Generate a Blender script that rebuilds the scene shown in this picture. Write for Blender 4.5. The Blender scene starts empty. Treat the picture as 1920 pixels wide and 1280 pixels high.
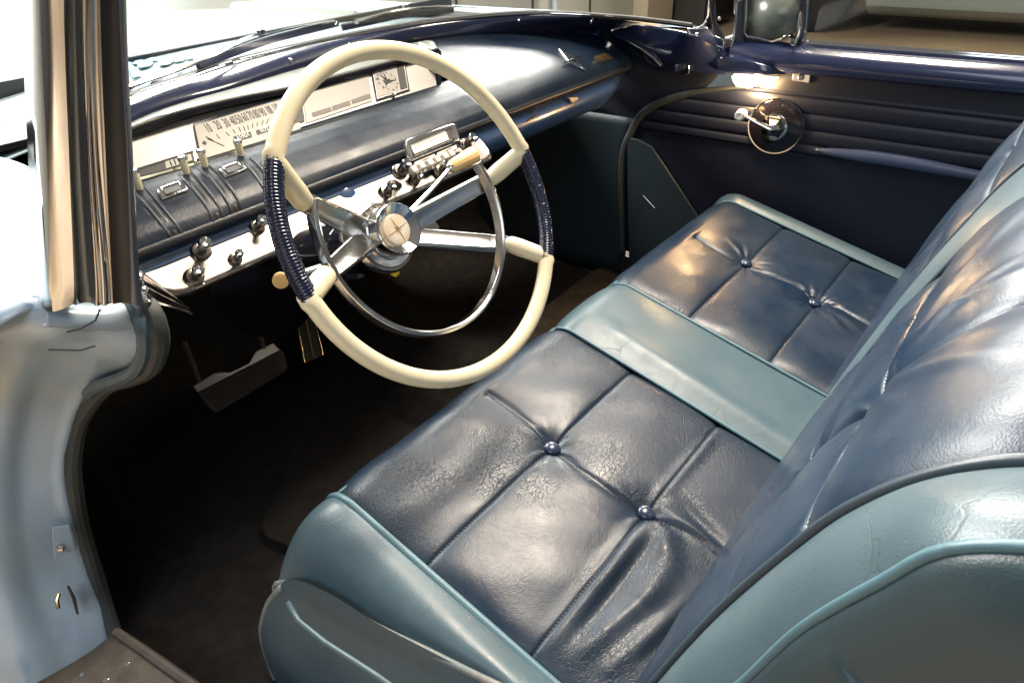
import bpy, bmesh, math, random
import numpy as np
from mathutils import Vector, Matrix

C = bpy.context.scene.collection
rnd = random.Random(7)

# ------------------------------------------------------------------ camera
cam = bpy.data.objects.new('camera', bpy.data.cameras.new('camera'))
C.objects.link(cam)
cam.location = (-0.95122, -0.57045, 1.22007)
cam.rotation_mode = 'XYZ'
cam.rotation_euler = (0.982799, 0.03884, -0.898002)
cam.data.sensor_width = 36.0
cam.data.lens = 23.768
cam.data.clip_start = 0.02
cam.data.clip_end = 200
bpy.context.scene.camera = cam

# ------------------------------------------------------------------ garage light
scn = bpy.context.scene
scn.view_settings.view_transform = 'Standard'
scn.view_settings.look = 'None'
scn.view_settings.gamma = 1.0
scn.view_settings.exposure = 0.35
scn.cycles.max_bounces = 8
scn.cycles.diffuse_bounces = 3
scn.cycles.glossy_bounces = 5
scn.cycles.transparent_max_bounces = 12
scn.cycles.sample_clamp_indirect = 4.0
scn.cycles.use_denoising = True

world = bpy.data.worlds.new('World')
scn.world = world
world.use_nodes = True
wn = world.node_tree
bg = wn.nodes['Background']
tc = wn.nodes.new('ShaderNodeTexCoord')
sep = wn.nodes.new('ShaderNodeSeparateXYZ')
ramp = wn.nodes.new('ShaderNodeValToRGB')
mp = wn.nodes.new('ShaderNodeMapRange')
mp.inputs['From Min'].default_value = -1
wn.links.new(tc.outputs['Generated'], sep.inputs[0])
wn.links.new(sep.outputs['Z'], mp.inputs['Value'])
wn.links.new(mp.outputs[0], ramp.inputs[0])
wn.links.new(ramp.outputs[0], bg.inputs['Color'])
e = ramp.color_ramp.elements
e[0].position = 0.0; e[0].color = (0.05, 0.048, 0.046, 1)
e[1].position = 1.0; e[1].color = (0.62, 0.58, 0.52, 1)
for pos, col in ((0.40, (0.10, 0.09, 0.08, 1)), (0.52, (0.26, 0.24, 0.22, 1)), (0.62, (0.36, 0.35, 0.34, 1)), (0.8, (0.50, 0.48, 0.45, 1))):
    k = e.new(pos); k.color = col
bg.inputs['Strength'].default_value = 0.30


def area_light(name, loc, target, sx, sy, watts, col):
    d = bpy.data.lights.new(name, 'AREA')
    d.shape = 'RECTANGLE'; d.size = sx; d.size_y = sy; d.energy = watts; d.color = col
    o = bpy.data.objects.new(name, d); C.objects.link(o)
    o.location = loc
    o.rotation_euler = (Vector(target) - Vector(loc)).to_track_quat('-Z', 'Y').to_euler()
    return o


area_light('ceiling_light', (0.95, 0.0, 3.0), (0.2, 0.1, 0.6), 0.55, 1.0, 118, (1.0, 0.86, 0.70))
area_light('ceiling_light', (0.2, 2.4, 2.6), (0.1, 1.3, 0.9), 2.4, 1.0, 290, (1.0, 0.97, 0.92))
area_light('ceiling_light', (3.8, 2.45, 2.75), (0.3, 0.2, 0.8), 2.0, 1.2, 330, (1.0, 0.95, 0.88))
area_light('garage_door_daylight', (-2.6, -1.2, 3.2), (-0.6, 0.2, 0.8), 2.0, 2.0, 26, (0.82, 0.91, 1.0))
yard = area_light('yard_daylight', (-4.2, -1.6, 2.8), (-3.4, -1.2, 0.0), 2.0, 3.0, 80, (0.84, 0.92, 1.0))
yard.data.spread = math.radians(70)

# ------------------------------------------------------------------ helpers
BASE = {}


def base_of(o):
    return BASE.get(o.name, Vector((0, 0, 0))) if o else Vector((0, 0, 0))


def empty(name, loc, label, cat, group=None):
    o = bpy.data.objects.new(name, None); C.objects.link(o)
    o.location = loc; o.empty_display_size = 0.05
    BASE[o.name] = Vector(loc)
    o['label'] = label; o['category'] = cat
    if group: o['group'] = group
    return o


class MB:
    def __init__(s): s.V = []; s.F = []; s.UV = None
    def add(s, vf):
        V, F = vf[0], vf[1]
        n = len(s.V); s.V += [tuple(v) for v in V]; s.F += [tuple(i + n for i in f) for f in F]
        return s
    def build(s, name, mat, par=None, sharp=35, label=None, solid=0.0, off=0.0, bevel=0.0, sub=0):
        return mk(name, s.V, s.F, mat, par, sharp, label, solid, off, bevel, sub)


def mk(name, V, F, mat, par=None, sharp=35, label=None, solid=0.0, off=0.0, bevel=0.0, sub=0):
    b = base_of(par)
    me = bpy.data.meshes.new(name)
    me.from_pydata([(v[0] - b.x, v[1] - b.y, v[2] - b.z) for v in V], [], [tuple(f) for f in F])
    bm = bmesh.new(); bm.from_mesh(me)
    bmesh.ops.recalc_face_normals(bm, faces=bm.faces[:]) if solid == 0 else None
    bm.to_mesh(me); bm.free()
    me.materials.append(mat)
    me.shade_smooth()
    if sharp: me.set_sharp_from_angle(angle=math.radians(sharp))
    o = bpy.data.objects.new(name, me); C.objects.link(o)
    if par:
        o.parent = par
        BASE[o.name] = b.copy()
    if label: o['label'] = label
    if solid:
        m = o.modifiers.new('thick', 'SOLIDIFY'); m.thickness = solid; m.offset = off
    if bevel:
        m = o.modifiers.new('bev', 'BEVEL'); m.width = bevel; m.segments = 2; m.limit_method = 'ANGLE'; m.angle_limit = math.radians(40)
    if sub:
        m = o.modifiers.new('sub', 'SUBSURF'); m.levels = sub; m.render_levels = sub
    return o


def catmull(P, n, closed=False):
    P = [np.array(p, float) for p in P]
    m = len(P)
    if m == 2:
        return [P[0] + (P[1] - P[0]) * t for t in np.linspace(0, 1, n)]
    out = []
    segs = m if closed else m - 1
    for k in range(n):
        u = k / (n if closed else n - 1) * segs
        i = min(int(u), segs - 1); t = u - i
        g = (lambda j: P[j % m]) if closed else (lambda j: P[j] if 0 <= j < m else (2 * P[0] - P[1] if j < 0 else 2 * P[-1] - P[-2]))
        p0, p1, p2, p3 = g(i - 1), g(i), g(i + 1), g(i + 2)
        out.append(0.5 * (2 * p1 + (p2 - p0) * t + (2 * p0 - 5 * p1 + 4 * p2 - p3) * t * t + (3 * p1 - p0 - 3 * p2 + p3) * t ** 3))
    return out


def resample(P, n, smooth=True):
    Q = catmull(P, max(8 * len(P), 60)) if smooth else [np.array(p, float) for p in P]
    Q = np.array(Q)
    d = np.r_[0, np.cumsum(np.linalg.norm(np.diff(Q, axis=0), axis=1))]
    t = np.linspace(0, d[-1], n)
    return np.stack([np.interp(t, d, Q[:, i]) for i in range(Q.shape[1])], 1)


def gridf(n, m, close_u=False):
    F = []
    for i in range(n if close_u else n - 1):
        for j in range(m - 1):
            a = (i % n) * m + j; b = ((i + 1) % n) * m + j
            F.append((a, b, b + 1, a + 1))
    return F


def loft(curves, n=40, sub=0, smooth=True):
    R = [resample(c, n, smooth) for c in curves]
    if sub:
        cols = []
        for j in range(n):
            cols.append(catmull([r[j] for r in R], sub))
        R = [[cols[j][k] for j in range(n)] for k in range(sub)]
    V = [tuple(p) for r in R for p in r]
    return V, gridf(len(R), n)


def tube(P, r, seg=12, closed=False, caps=True, up=None, flat=1.0):
    """sweep of a round or oval section; r a number or one per point; flat = height/width"""
    P = [np.array(p, float) for p in P]; n = len(P)
    r = [r] * n if not hasattr(r, '__len__') else list(r)
    T = []
    for i in range(n):
        a = P[(i - 1) % n] if closed or i > 0 else P[i]
        b = P[(i + 1) % n] if closed or i < n - 1 else P[i]
        t = b - a; T.append(t / (np.linalg.norm(t) + 1e-12))
    if up is None:
        up0 = np.array([0, 0, 1.0]) if abs(T[0][2]) < .9 else np.array([1.0, 0, 0])
    else:
        up0 = np.array(up, float)
    V = []; nrm = up0
    for i in range(n):
        if up is not None: nrm = up0
        nn = nrm - T[i] * (nrm @ T[i]); nn /= np.linalg.norm(nn) + 1e-12
        nrm = nn; bb = np.cross(T[i], nn)
        for k in range(seg):
            a = 2 * math.pi * k / seg
            V.append(tuple(P[i] + r[i] * (math.cos(a) * bb + math.sin(a) * flat * nn)))
    F = []
    for i in range(n if closed else n - 1):
        for k in range(seg):
            a = i * seg + k; b = i * seg + (k + 1) % seg
            c = ((i + 1) % n) * seg + (k + 1) % seg; d = ((i + 1) % n) * seg + k
            F.append((a, b, c, d))
    if caps and not closed:
        F.append(tuple(range(seg))[::-1]); F.append(tuple((n - 1) * seg + k for k in range(seg)))
    return V, F


def lathe(o, ax, prof, seg=24, caps=True):
    """prof: (distance along the axis, radius)"""
    ax = np.array(ax, float); ax /= np.linalg.norm(ax)
    u = np.cross(ax, (0, 0, 1.0) if abs(ax[2]) < .9 else (1.0, 0, 0)); u /= np.linalg.norm(u); w = np.cross(ax, u)
    V = []; F = []
    for h, r in prof:
        for k in range(seg):
            a = 2 * math.pi * k / seg
            V.append(tuple(np.array(o) + ax * h + max(r, 1e-5) * (math.cos(a) * u + math.sin(a) * w)))
    for i in range(len(prof) - 1):
        for k in range(seg):
            F.append((i * seg + k, i * seg + (k + 1) % seg, (i + 1) * seg + (k + 1) % seg, (i + 1) * seg + k))
    if caps:
        F.append(tuple(range(seg))[::-1]); F.append(tuple((len(prof) - 1) * seg + k for k in range(seg)))
    return V, F


def frame_box(c, ex, ey, ez, sx, sy, sz):
    """box centred on c, its full sizes along three given axes"""
    c = np.array(c, float); E = []
    for ax in (ex, ey, ez):
        ax = np.array(ax, float); E.append(ax / np.linalg.norm(ax))
    V = []
    for i in (-.5, .5):
        for j in (-.5, .5):
            for k in (-.5, .5):
                V.append(tuple(c + E[0] * sx * i + E[1] * sy * j + E[2] * sz * k))
    return V, [(0, 1, 3, 2), (4, 6, 7, 5), (0, 4, 5, 1), (2, 3, 7, 6), (0, 2, 6, 4), (1, 5, 7, 3)]


def box(x0, x1, y0, y1, z0, z1):
    return frame_box(((x0 + x1) / 2, (y0 + y1) / 2, (z0 + z1) / 2), (1, 0, 0), (0, 1, 0), (0, 0, 1), x1 - x0, y1 - y0, z1 - z0)


def prism(poly, d):
    """polygon (3D points) given thickness along vector d"""
    n = len(poly); d = np.array(d, float)
    V = [tuple(p) for p in poly] + [tuple(np.array(p) + d) for p in poly]
    F = [tuple(range(n))[::-1], tuple(range(n, 2 * n))] + [(i, (i + 1) % n, n + (i + 1) % n, n + i) for i in range(n)]
    return V, F


def text(name, s, loc, ex, ey, size, mat, par, squeeze=1.0, depth=0.0004):
    """lettering as a real mesh, its plane given by two axes"""
    cu = bpy.data.curves.new('lettering', 'FONT'); cu.body = s; cu.size = size; cu.extrude = depth
    cu.align_x = 'CENTER'; cu.align_y = 'CENTER'; cu.resolution_u = 3
    tmp = bpy.data.objects.new('lettering', cu)
    me0 = bpy.data.meshes.new_from_object(tmp)
    ex = Vector(ex).normalized(); ey = Vector(ey); ey = (ey - ex * ey.dot(ex)).normalized(); ez = ex.cross(ey); L0 = Vector(loc)
    V = [tuple(L0 + ex * v.co.x * squeeze + ey * v.co.y + ez * v.co.z) for v in me0.vertices]
    F = [tuple(p.vertices) for p in me0.polygons]
    bpy.data.objects.remove(tmp); bpy.data.meshes.remove(me0); bpy.data.curves.remove(cu)
    return mk(name, V, F, mat, par, 0)


# ------------------------------------------------------------------ materials
def mat(name, col, rough=0.5, metal=0.0, coat=0.0, spec=0.5, bump=None, var=None, rvar=0.0, emit=None, aniso=0.0):
    m = bpy.data.materials.new(name); m.use_nodes = True
    t = m.node_tree; b = t.nodes['Principled BSDF']
    b.inputs['Base Color'].default_value = (*col, 1)
    b.inputs['Roughness'].default_value = rough
    b.inputs['Metallic'].default_value = metal
    b.inputs['Coat Weight'].default_value = coat
    b.inputs['Coat Roughness'].default_value = 0.05
    b.inputs['Specular IOR Level'].default_value = spec
    if emit:
        b.inputs['Emission Color'].default_value = (*emit[0], 1); b.inputs['Emission Strength'].default_value = emit[1]
    tcn = t.nodes.new('ShaderNodeTexCoord')
    def noise(scale, detail=4, stretch=None, kind='ShaderNodeTexNoise'):
        nz = t.nodes.new(kind); nz.inputs['Scale'].default_value = scale
        if kind == 'ShaderNodeTexNoise': nz.inputs['Detail'].default_value = detail
        if stretch:
            mpn = t.nodes.new('ShaderNodeMapping'); mpn.inputs['Scale'].default_value = stretch
            t.links.new(tcn.outputs['Object'], mpn.inputs[0]); t.links.new(mpn.outputs[0], nz.inputs['Vector'])
        else:
            t.links.new(tcn.outputs['Object'], nz.inputs['Vector'])
        return nz
    if var:      # (scale, second colour, contrast centre, stretch)
        nz = noise(var[0], 6, var[3] if len(var) > 3 else None)
        rp = t.nodes.new('ShaderNodeValToRGB')
        rp.color_ramp.elements[0].position = var[2] - .15; rp.color_ramp.elements[1].position = var[2] + .15
        rp.color_ramp.elements[0].color = (*col, 1); rp.color_ramp.elements[1].color = (*var[1], 1)
        t.links.new(nz.outputs['Fac'], rp.inputs[0]); t.links.new(rp.outputs[0], b.inputs['Base Color'])
    if rvar:
        nz = noise(9, 8); mr = t.nodes.new('ShaderNodeMapRange')
        mr.inputs['From Min'].default_value = .3; mr.inputs['From Max'].default_value = .7
        mr.inputs['To Min'].default_value = max(.02, rough - rvar); mr.inputs['To Max'].default_value = rough + rvar
        t.links.new(nz.outputs['Fac'], mr.inputs[0]); t.links.new(mr.outputs[0], b.inputs['Roughness'])
    if bump:     # (scale, strength, distance, stretch)
        nz = noise(bump[0], 3, bump[3] if len(bump) > 3 else None)
        bp = t.nodes.new('ShaderNodeBump'); bp.inputs['Strength'].default_value = bump[1]; bp.inputs['Distance'].default_value = bump[2]
        t.links.new(nz.outputs['Fac'], bp.inputs['Height']); t.links.new(bp.outputs[0], b.inputs['Normal'])
    return m


def leather(name, col, worn, rough=0.36, crack=0.5, thin=.055, crack_scale=55, stretch=(1, 2.6, 1), grain=640, big=0.25, spec=.42):
    """pigmented hide: fine grain, larger sags, dry cracks where it is worn, scuffs of a paler tone"""
    m = bpy.data.materials.new(name); m.use_nodes = True
    t = m.node_tree; b = t.nodes['Principled BSDF']; N = t.nodes.new; K = t.links.new
    b.inputs['Specular IOR Level'].default_value = spec
    tcn = N('ShaderNodeTexCoord')
    nb = N('ShaderNodeTexNoise'); nb.inputs['Scale'].default_value = 7; nb.inputs['Detail'].default_value = 8; nb.inputs['Roughness'].default_value = .62
    K(tcn.outputs['Object'], nb.inputs['Vector'])
    nl = N('ShaderNodeTexNoise'); nl.inputs['Scale'].default_value = 13; nl.inputs['Detail'].default_value = 1.5; nl.inputs['Roughness'].default_value = .4; K(tcn.outputs['Object'], nl.inputs['Vector'])
    ng = N('ShaderNodeTexVoronoi'); ng.inputs['Scale'].default_value = grain; K(tcn.outputs['Object'], ng.inputs['Vector'])
    # cracks: warped cells, drawn out across the seat
    nw = N('ShaderNodeTexNoise'); nw.inputs['Scale'].default_value = 22; nw.inputs['Detail'].default_value = 4; K(tcn.outputs['Object'], nw.inputs['Vector'])
    ma = N('ShaderNodeVectorMath'); ma.operation = 'MULTIPLY_ADD'; ma.inputs[1].default_value = (.035, .035, .035)
    K(nw.outputs['Color'], ma.inputs[0]); K(tcn.outputs['Object'], ma.inputs[2])
    mpn = N('ShaderNodeMapping'); mpn.inputs['Scale'].default_value = stretch; mpn.inputs['Rotation'].default_value = (0, 0, -.62)
    K(ma.outputs[0], mpn.inputs[0])
    vc = N('ShaderNodeTexVoronoi'); vc.feature = 'DISTANCE_TO_EDGE'; vc.inputs['Scale'].default_value = crack_scale; K(mpn.outputs[0], vc.inputs['Vector'])
    cr = N('ShaderNodeMapRange'); cr.inputs['From Min'].default_value = 0.0; cr.inputs['From Max'].default_value = thin
    cr.inputs['To Min'].default_value = 1.0; cr.inputs['To Max'].default_value = 0.0; K(vc.outputs['Distance'], cr.inputs[0])
    nm = N('ShaderNodeTexNoise'); nm.inputs['Scale'].default_value = 5.5; nm.inputs['Detail'].default_value = 5; K(tcn.outputs['Object'], nm.inputs['Vector'])
    mm = N('ShaderNodeMapRange'); mm.inputs['From Min'].default_value = .42; mm.inputs['From Max'].default_value = .60; mm.inputs['To Max'].default_value = crack; K(nm.outputs['Fac'], mm.inputs[0])
    cm = N('ShaderNodeMath'); cm.operation = 'MULTIPLY'; K(cr.outputs[0], cm.inputs[0]); K(mm.outputs[0], cm.inputs[1])
    # colour
    rp = N('ShaderNodeValToRGB'); rp.color_ramp.elements[0].position = .38; rp.color_ramp.elements[1].position = .74
    rp.color_ramp.elements[0].color = (*col, 1); rp.color_ramp.elements[1].color = (*worn, 1)
    K(nb.outputs['Fac'], rp.inputs[0])
    mx = N('ShaderNodeMix'); mx.data_type = 'RGBA'
    K(cm.outputs[0], mx.inputs['Factor']); K(rp.outputs[0], mx.inputs['A']); mx.inputs['B'].default_value = (col[0] * .35 + .004, col[1] * .3 + .003, col[2] * .25 + .002, 1)
    K(mx.outputs['Result'], b.inputs['Base Color'])
    # gloss
    mr = N('ShaderNodeMapRange'); mr.inputs['From Min'].default_value = .3; mr.inputs['From Max'].default_value = .7
    mr.inputs['To Min'].default_value = rough - .08; mr.inputs['To Max'].default_value = rough + .12; K(nb.outputs['Fac'], mr.inputs[0])
    ra = N('ShaderNodeMath'); ra.operation = 'MULTIPLY_ADD'; ra.inputs[1].default_value = .35; K(cm.outputs[0], ra.inputs[0]); K(mr.outputs[0], ra.inputs[2])
    K(ra.outputs[0], b.inputs['Roughness'])
    b1 = N('ShaderNodeBump'); b1.inputs['Strength'].default_value = .16; b1.inputs['Distance'].default_value = .0006; K(ng.outputs['Distance'], b1.inputs['Height'])
    nf = N('ShaderNodeTexNoise'); nf.inputs['Scale'].default_value = 95; nf.inputs['Detail'].default_value = 3; K(ma.outputs[0], nf.inputs['Vector'])
    bf = N('ShaderNodeBump'); bf.inputs['Strength'].default_value = .16; bf.inputs['Distance'].default_value = .0016; K(nf.outputs['Fac'], bf.inputs['Height']); K(b1.outputs[0], bf.inputs['Normal'])
    b2 = N('ShaderNodeBump'); b2.inputs['Strength'].default_value = big; b2.inputs['Distance'].default_value = .012; K(nl.outputs['Fac'], b2.inputs['Height']); K(bf.outputs[0], b2.inputs['Normal'])
    b3 = N('ShaderNodeBump'); b3.invert = True; b3.inputs['Strength'].default_value = .5; b3.inputs['Distance'].default_value = .0007; K(cm.outputs[0], b3.inputs['Height']); K(b2.outputs[0], b3.inputs['Normal'])
    K(b3.outputs[0], b.inputs['Normal'])
    return m


M = {}
M['navy'] = leather('navy_leather', (0.005, 0.015, 0.033), (0.012, 0.024, 0.042), rough=.35, crack=.8, thin=.10, crack_scale=105, big=.06)
M['navy_back'] = leather('navy_leather_back', (0.009, 0.022, 0.045), (0.018, 0.034, 0.058), rough=.32, crack=.10, big=.06)
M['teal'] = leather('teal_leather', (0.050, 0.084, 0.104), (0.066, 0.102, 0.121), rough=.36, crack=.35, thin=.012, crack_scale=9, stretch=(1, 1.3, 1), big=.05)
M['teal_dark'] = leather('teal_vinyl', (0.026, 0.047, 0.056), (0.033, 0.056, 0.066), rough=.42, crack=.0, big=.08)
M['welt'] = mat('welt_vinyl', (0.07, 0.14, 0.17), .42, bump=(300, .2, .0005))
M['welt_dark'] = mat('welt_navy', (0.03, 0.045, 0.06), .4, bump=(300, .2, .0005))
M['welt_worn'] = mat('welt_worn', (0.13, 0.17, 0.18), .5, var=(60, (0.24, 0.20, 0.17), .55))
M['button'] = mat('button_vinyl', (0.018, 0.028, 0.06), .25, bump=(200, .15, .0004))
M['pad'] = leather('dash_vinyl', (0.005, 0.012, 0.026), (0.009, 0.016, 0.030), rough=.33, crack=.0, grain=400, big=.05, spec=.28)
M['lip'] = mat('lip_vinyl', (0.012, 0.015, 0.022), .38, bump=(350, .5, .001))
M['paint'] = mat('navy_paint', (0.012, 0.018, 0.055), .22, coat=1.0, bump=(900, .03, .0003))
M['paint_in'] = mat('navy_trim', (0.007, 0.009, 0.018), .5, bump=(500, .25, .0005))
M['vinyl_door'] = mat('navy_door_vinyl', (0.007, 0.0095, 0.022), .42, bump=(420, .25, .0005))
M['teal_door'] = mat('teal_door_vinyl', (0.022, 0.035, 0.042), .45, bump=(420, .25, .0005))
M['body'] = mat('pale_blue_paint', (0.31, 0.41, 0.51), .35, coat=.5, var=(14, (0.35, 0.43, 0.50), .5), bump=(60, .05, .001))
M['hood'] = mat('pale_blue_hood_paint', (0.56, 0.72, 0.76), .25, coat=1.0)
M['chrome'] = mat('chrome', (0.74, 0.74, 0.74), .07, metal=1)
M['chrome_worn'] = mat('worn_chrome', (0.52, 0.50, 0.48), .18, metal=1, rvar=.08)
M['satin'] = mat('satin_metal', (0.56, 0.54, 0.51), .30, metal=1, rvar=.05, bump=(500, .05, .0003))
M['brushed'] = mat('brushed_aluminium', (0.22, 0.205, 0.19), .33, metal=1, bump=(40, .18, .0006, (.6, 30, 30)))
M['gauge'] = mat('gauge_silver', (0.37, 0.35, 0.34), .42, metal=.6, bump=(30, .12, .0006, (.5, 30, 30)))
M['dial'] = mat('dial_face', (0.34, 0.32, 0.30), .45, metal=.2)
M['cream'] = mat('cream_plastic', (0.80, 0.72, 0.50), .30, coat=.25, var=(11, (0.74, 0.63, 0.40), .60), rvar=.06, bump=(120, .03, .0006))
M['cream_old'] = mat('yellowed_plastic', (0.70, 0.48, 0.22), .38, var=(30, (0.62, 0.40, 0.16), .55))
M['ivory'] = mat('ivory_plastic', (0.82, 0.77, 0.66), .3)
M['wrap'] = mat('blue_lacing', (0.005, 0.008, 0.035), .2, coat=.3)
M['black'] = mat('black_plastic', (0.010, 0.010, 0.011), .4)
M['black_gloss'] = mat('black_gloss', (0.006, 0.006, 0.010), .12, coat=.5)
M['slate'] = mat('slate_metal', (0.13, 0.15, 0.17), .28, metal=.6)
M['rubber'] = mat('black_rubber', (0.022, 0.019, 0.016), .55, bump=(90, .15, .001))
M['seal'] = mat('grey_rubber_seal', (0.026, 0.032, 0.032), .6, var=(30, (0.042, 0.046, 0.044), .55), bump=(140, .3, .001))
M['ink'] = mat('dark_ink', (0.045, 0.038, 0.035), .5)
M['window_dark'] = mat('indicator_dark', (0.035, 0.030, 0.030), .5)
M['carpet'] = mat('black_carpet', (0.010, 0.0095, 0.009), .95, spec=.1, var=(40, (0.018, 0.015, 0.013), .55), bump=(350, .9, .004))
M['mat_brown'] = mat('brown_carpet', (0.050, 0.036, 0.026), .95, spec=.1, var=(26, (0.028, 0.021, 0.016), .52), bump=(300, .9, .004))
M['sill'] = mat('worn_sill', (0.075, 0.062, 0.050), .7, var=(45, (0.042, 0.037, 0.032), .5), bump=(160, .5, .002))
M['gold'] = mat('gold_metal', (0.72, 0.54, 0.28), .25, metal=1)
M['yellow'] = mat('yellow_tag', (0.75, 0.58, 0.02), .5)
M['wall_grey'] = mat('garage_wall_paint', (0.42, 0.44, 0.42), .6, var=(2, (0.34, 0.37, 0.36), .5), bump=(20, .1, .01))
M['wall_beige'] = mat('beige_plaster', (0.55, 0.48, 0.36), .7, var=(3, (0.48, 0.42, 0.32), .5))
M['concrete'] = mat('tan_concrete', (0.50, 0.36, 0.22), .7, var=(1.6, (0.38, 0.27, 0.17), .52), bump=(30, .2, .01))
M['car_grey'] = mat('grey_green_car_paint', (0.22, 0.26, 0.25), .3, coat=.8)
M['tyre'] = mat('tyre_rubber', (0.010, 0.010, 0.010), .8)
M['crystal'] = mat('amber_crystal', (0.86, 0.66, 0.40), .14, coat=1.0, var=(45, (0.93, 0.86, 0.74), .5))


def glass(name, tint, refl=1.0):
    m = bpy.data.materials.new(name); m.use_nodes = True
    t = m.node_tree; t.nodes.remove(t.nodes['Principled BSDF']); out = t.nodes['Material Output']
    tr = t.nodes.new('ShaderNodeBsdfTransparent'); tr.inputs[0].default_value = (*tint, 1)
    gl = t.nodes.new('ShaderNodeBsdfGlossy'); gl.inputs['Roughness'].default_value = .02
    fr = t.nodes.new('ShaderNodeFresnel'); fr.inputs[0].default_value = 1.45
    mu = t.nodes.new('ShaderNodeMath'); mu.operation = 'MULTIPLY'; mu.inputs[1].default_value = refl
    mx = t.nodes.new('ShaderNodeMixShader')
    t.links.new(fr.outputs[0], mu.inputs[0]); t.links.new(mu.outputs[0], mx.inputs[0])
    t.links.new(tr.outputs[0], mx.inputs[1]); t.links.new(gl.outputs[0], mx.inputs[2]); t.links.new(mx.outputs[0], out.inputs[0])
    return m


M['glass'] = glass('window_glass', (0.93, 0.96, 0.94), .5)
M['side_glass'] = glass('side_window_glass', (0.93, 0.95, 0.93), .12)
M['vent_glass'] = mat('clouded_glass', (0.10, 0.115, 0.10), .22, var=(18, (0.15, 0.16, 0.14), .55))
lensm = bpy.data.materials.new('lit_lens'); lensm.use_nodes = True
_b = lensm.node_tree.nodes['Principled BSDF']; _b.inputs['Base Color'].default_value = (0.9, 0.75, 0.5, 1)
_b.inputs['Emission Color'].default_value = (1.0, 0.66, 0.30, 1); _b.inputs['Emission Strength'].default_value = 5.0
M['lens'] = lensm

# wheel frame: centre of the rim, axes across, up and out of the wheel
WC = np.array((-0.38977, 0.02446, 0.87858))
WN = np.array((0.01969, -0.88592, 0.46342)); WU = np.array((0.99975, 0.02222, 0.0)); WV = np.array((-0.0103, 0.46331, 0.88614))


def wp(a, b, h): return WC + a * WU + b * WV + h * WN


def wpol(deg, r, h): return wp(r * math.cos(math.radians(deg)), r * math.sin(math.radians(deg)), h)


# ------------------------------------------------------------------ garage around the car
def plane_obj(name, V, m, label=None, cat=None, kind=None, solid=0.0):
    o = mk(name, V, [tuple(range(len(V)))], m, None, 0, None)
    if solid:
        md = o.modifiers.new('thick', 'SOLIDIFY'); md.thickness = solid; md.offset = 0
    if label: o['label'] = label
    if cat: o['category'] = cat
    if kind: o['kind'] = kind
    return o


gf = plane_obj('garage_floor', [(-9, -9, 0), (14, -9, 0), (14, 9, 0), (-9, 9, 0)], M['concrete'], 'tan concrete garage floor under and beside the car', 'floor', 'structure')

wall = MB().add(box(-4.5, 5.15, 2.9, 3.05, 0.002, 3.4)).add(box(5.66, 6.598, 2.9, 3.05, 0.002, 3.4)).add(box(6.6, 9.6, 2.9, 3.05, 0.002, 3.4)).add(box(9.6, 9.75, -4.5, 3.05, 0.002, 3.4)) \
    .build('garage_wall', M['wall_grey'], None, 30)
wall['label'] = 'grey panelled garage wall seen through the windscreen ahead of the car'; wall['category'] = 'wall'
for x in (1.9, 2.75, 3.6, 4.4):
    MB().add(box(x, x + .012, 2.888, 2.9, 0.05, 3.2)).build('panel_seam', M['rubber'], wall)
MB().add(tube([(3.85, 2.86, 0.01), (3.85, 2.86, 3.0)], .022, 10)).build('pipe', M['body'], wall)
col = MB().add(box(5.15, 5.66, 2.75, 3.08, 0.002, 3.4)).build('garage_pillar', M['wall_beige'], None, 30, bevel=.01)
col['label'] = 'beige plastered pillar against the grey garage wall'; col['category'] = 'pillar'
cab = empty('tool_cabinet', (6.1, 2.6, 0), 'dark metal cabinet between the beige pillar and the windscreen corner', 'cabinet')
MB().add(box(5.72, 6.55, 2.45, 2.89, 0.05, 1.3)).build('carcass', M['window_dark'], cab, bevel=.01)
MB().add(box(5.74, 6.12, 2.435, 2.449, 0.12, 1.25)).add(box(6.14, 6.53, 2.435, 2.449, 0.12, 1.25)).build('door', M['black'], cab, bevel=.004)

# the car parked alongside, seen under the far door glass
pc = empty('parked_car', (6.9, 0.25, 0.0), 'grey green car parked alongside, its sill and wheel in the far window', 'car')
prof = [(6.36, .16), (6.30, .20), (6.22, .235), (6.20, .27), (6.19, .40), (6.18, .62), (6.20, .82), (6.32, .95), (6.5, .98)]
crv = []
for y in np.linspace(-3.0, 2.3, 24):
    arch = 1.0 if abs(y - 1.6) < .42 else 0.0
    lift = math.sqrt(max(0, .42 ** 2 - (y - 1.6) ** 2)) + .02 if arch else 0
    crv.append([(x, y, max(z, min(.33 + lift, .8)) if arch else z) for x, z in prof])
MB().add(loft(crv, 20, smooth=False)).build('body', M['car_grey'], pc, 40, solid=.01, off=0)
MB().add(box(6.30, 7.6, -3.0, 1.15, .22, .50)).add(box(6.6, 7.6, 1.15, 2.3, .30, .8)).build('underbody', M['black'], pc)
MB().add(tube([(6.42, -3, .19), (6.42, .1, .19), (6.45, .7, .16), (6.5, 1.1, .19)], .04, 10)).build('exhaust', M['rubber'], pc)
MB().add(box(6.5, 6.62, -.2, -.05, .10, .30)).build('bracket', M['rubber'], pc)
w = MB().add(lathe((6.13, 1.6, .345), (1, 0, 0), [(0, .19), (-.012, .23), (-.006, .30), (.02, .335), (.06, .345), (.25, .345), (.29, .32), (.3, .2)], 40)).build('wheel', M['tyre'], pc)
MB().add(lathe((6.135, 1.6, .345), (1, 0, 0), [(-.03, .0), (-.028, .05), (-.01, .12), (.0, .185), (.02, .188)], 32)).build('rim', M['black'], w)

# ------------------------------------------------------------------ the car's own shell
car = empty('car_body', (0.0, 0.3, 0.0), 'pale blue body of the open car with dark blue painted cowl and chrome windscreen pillars', 'car body')

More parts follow.
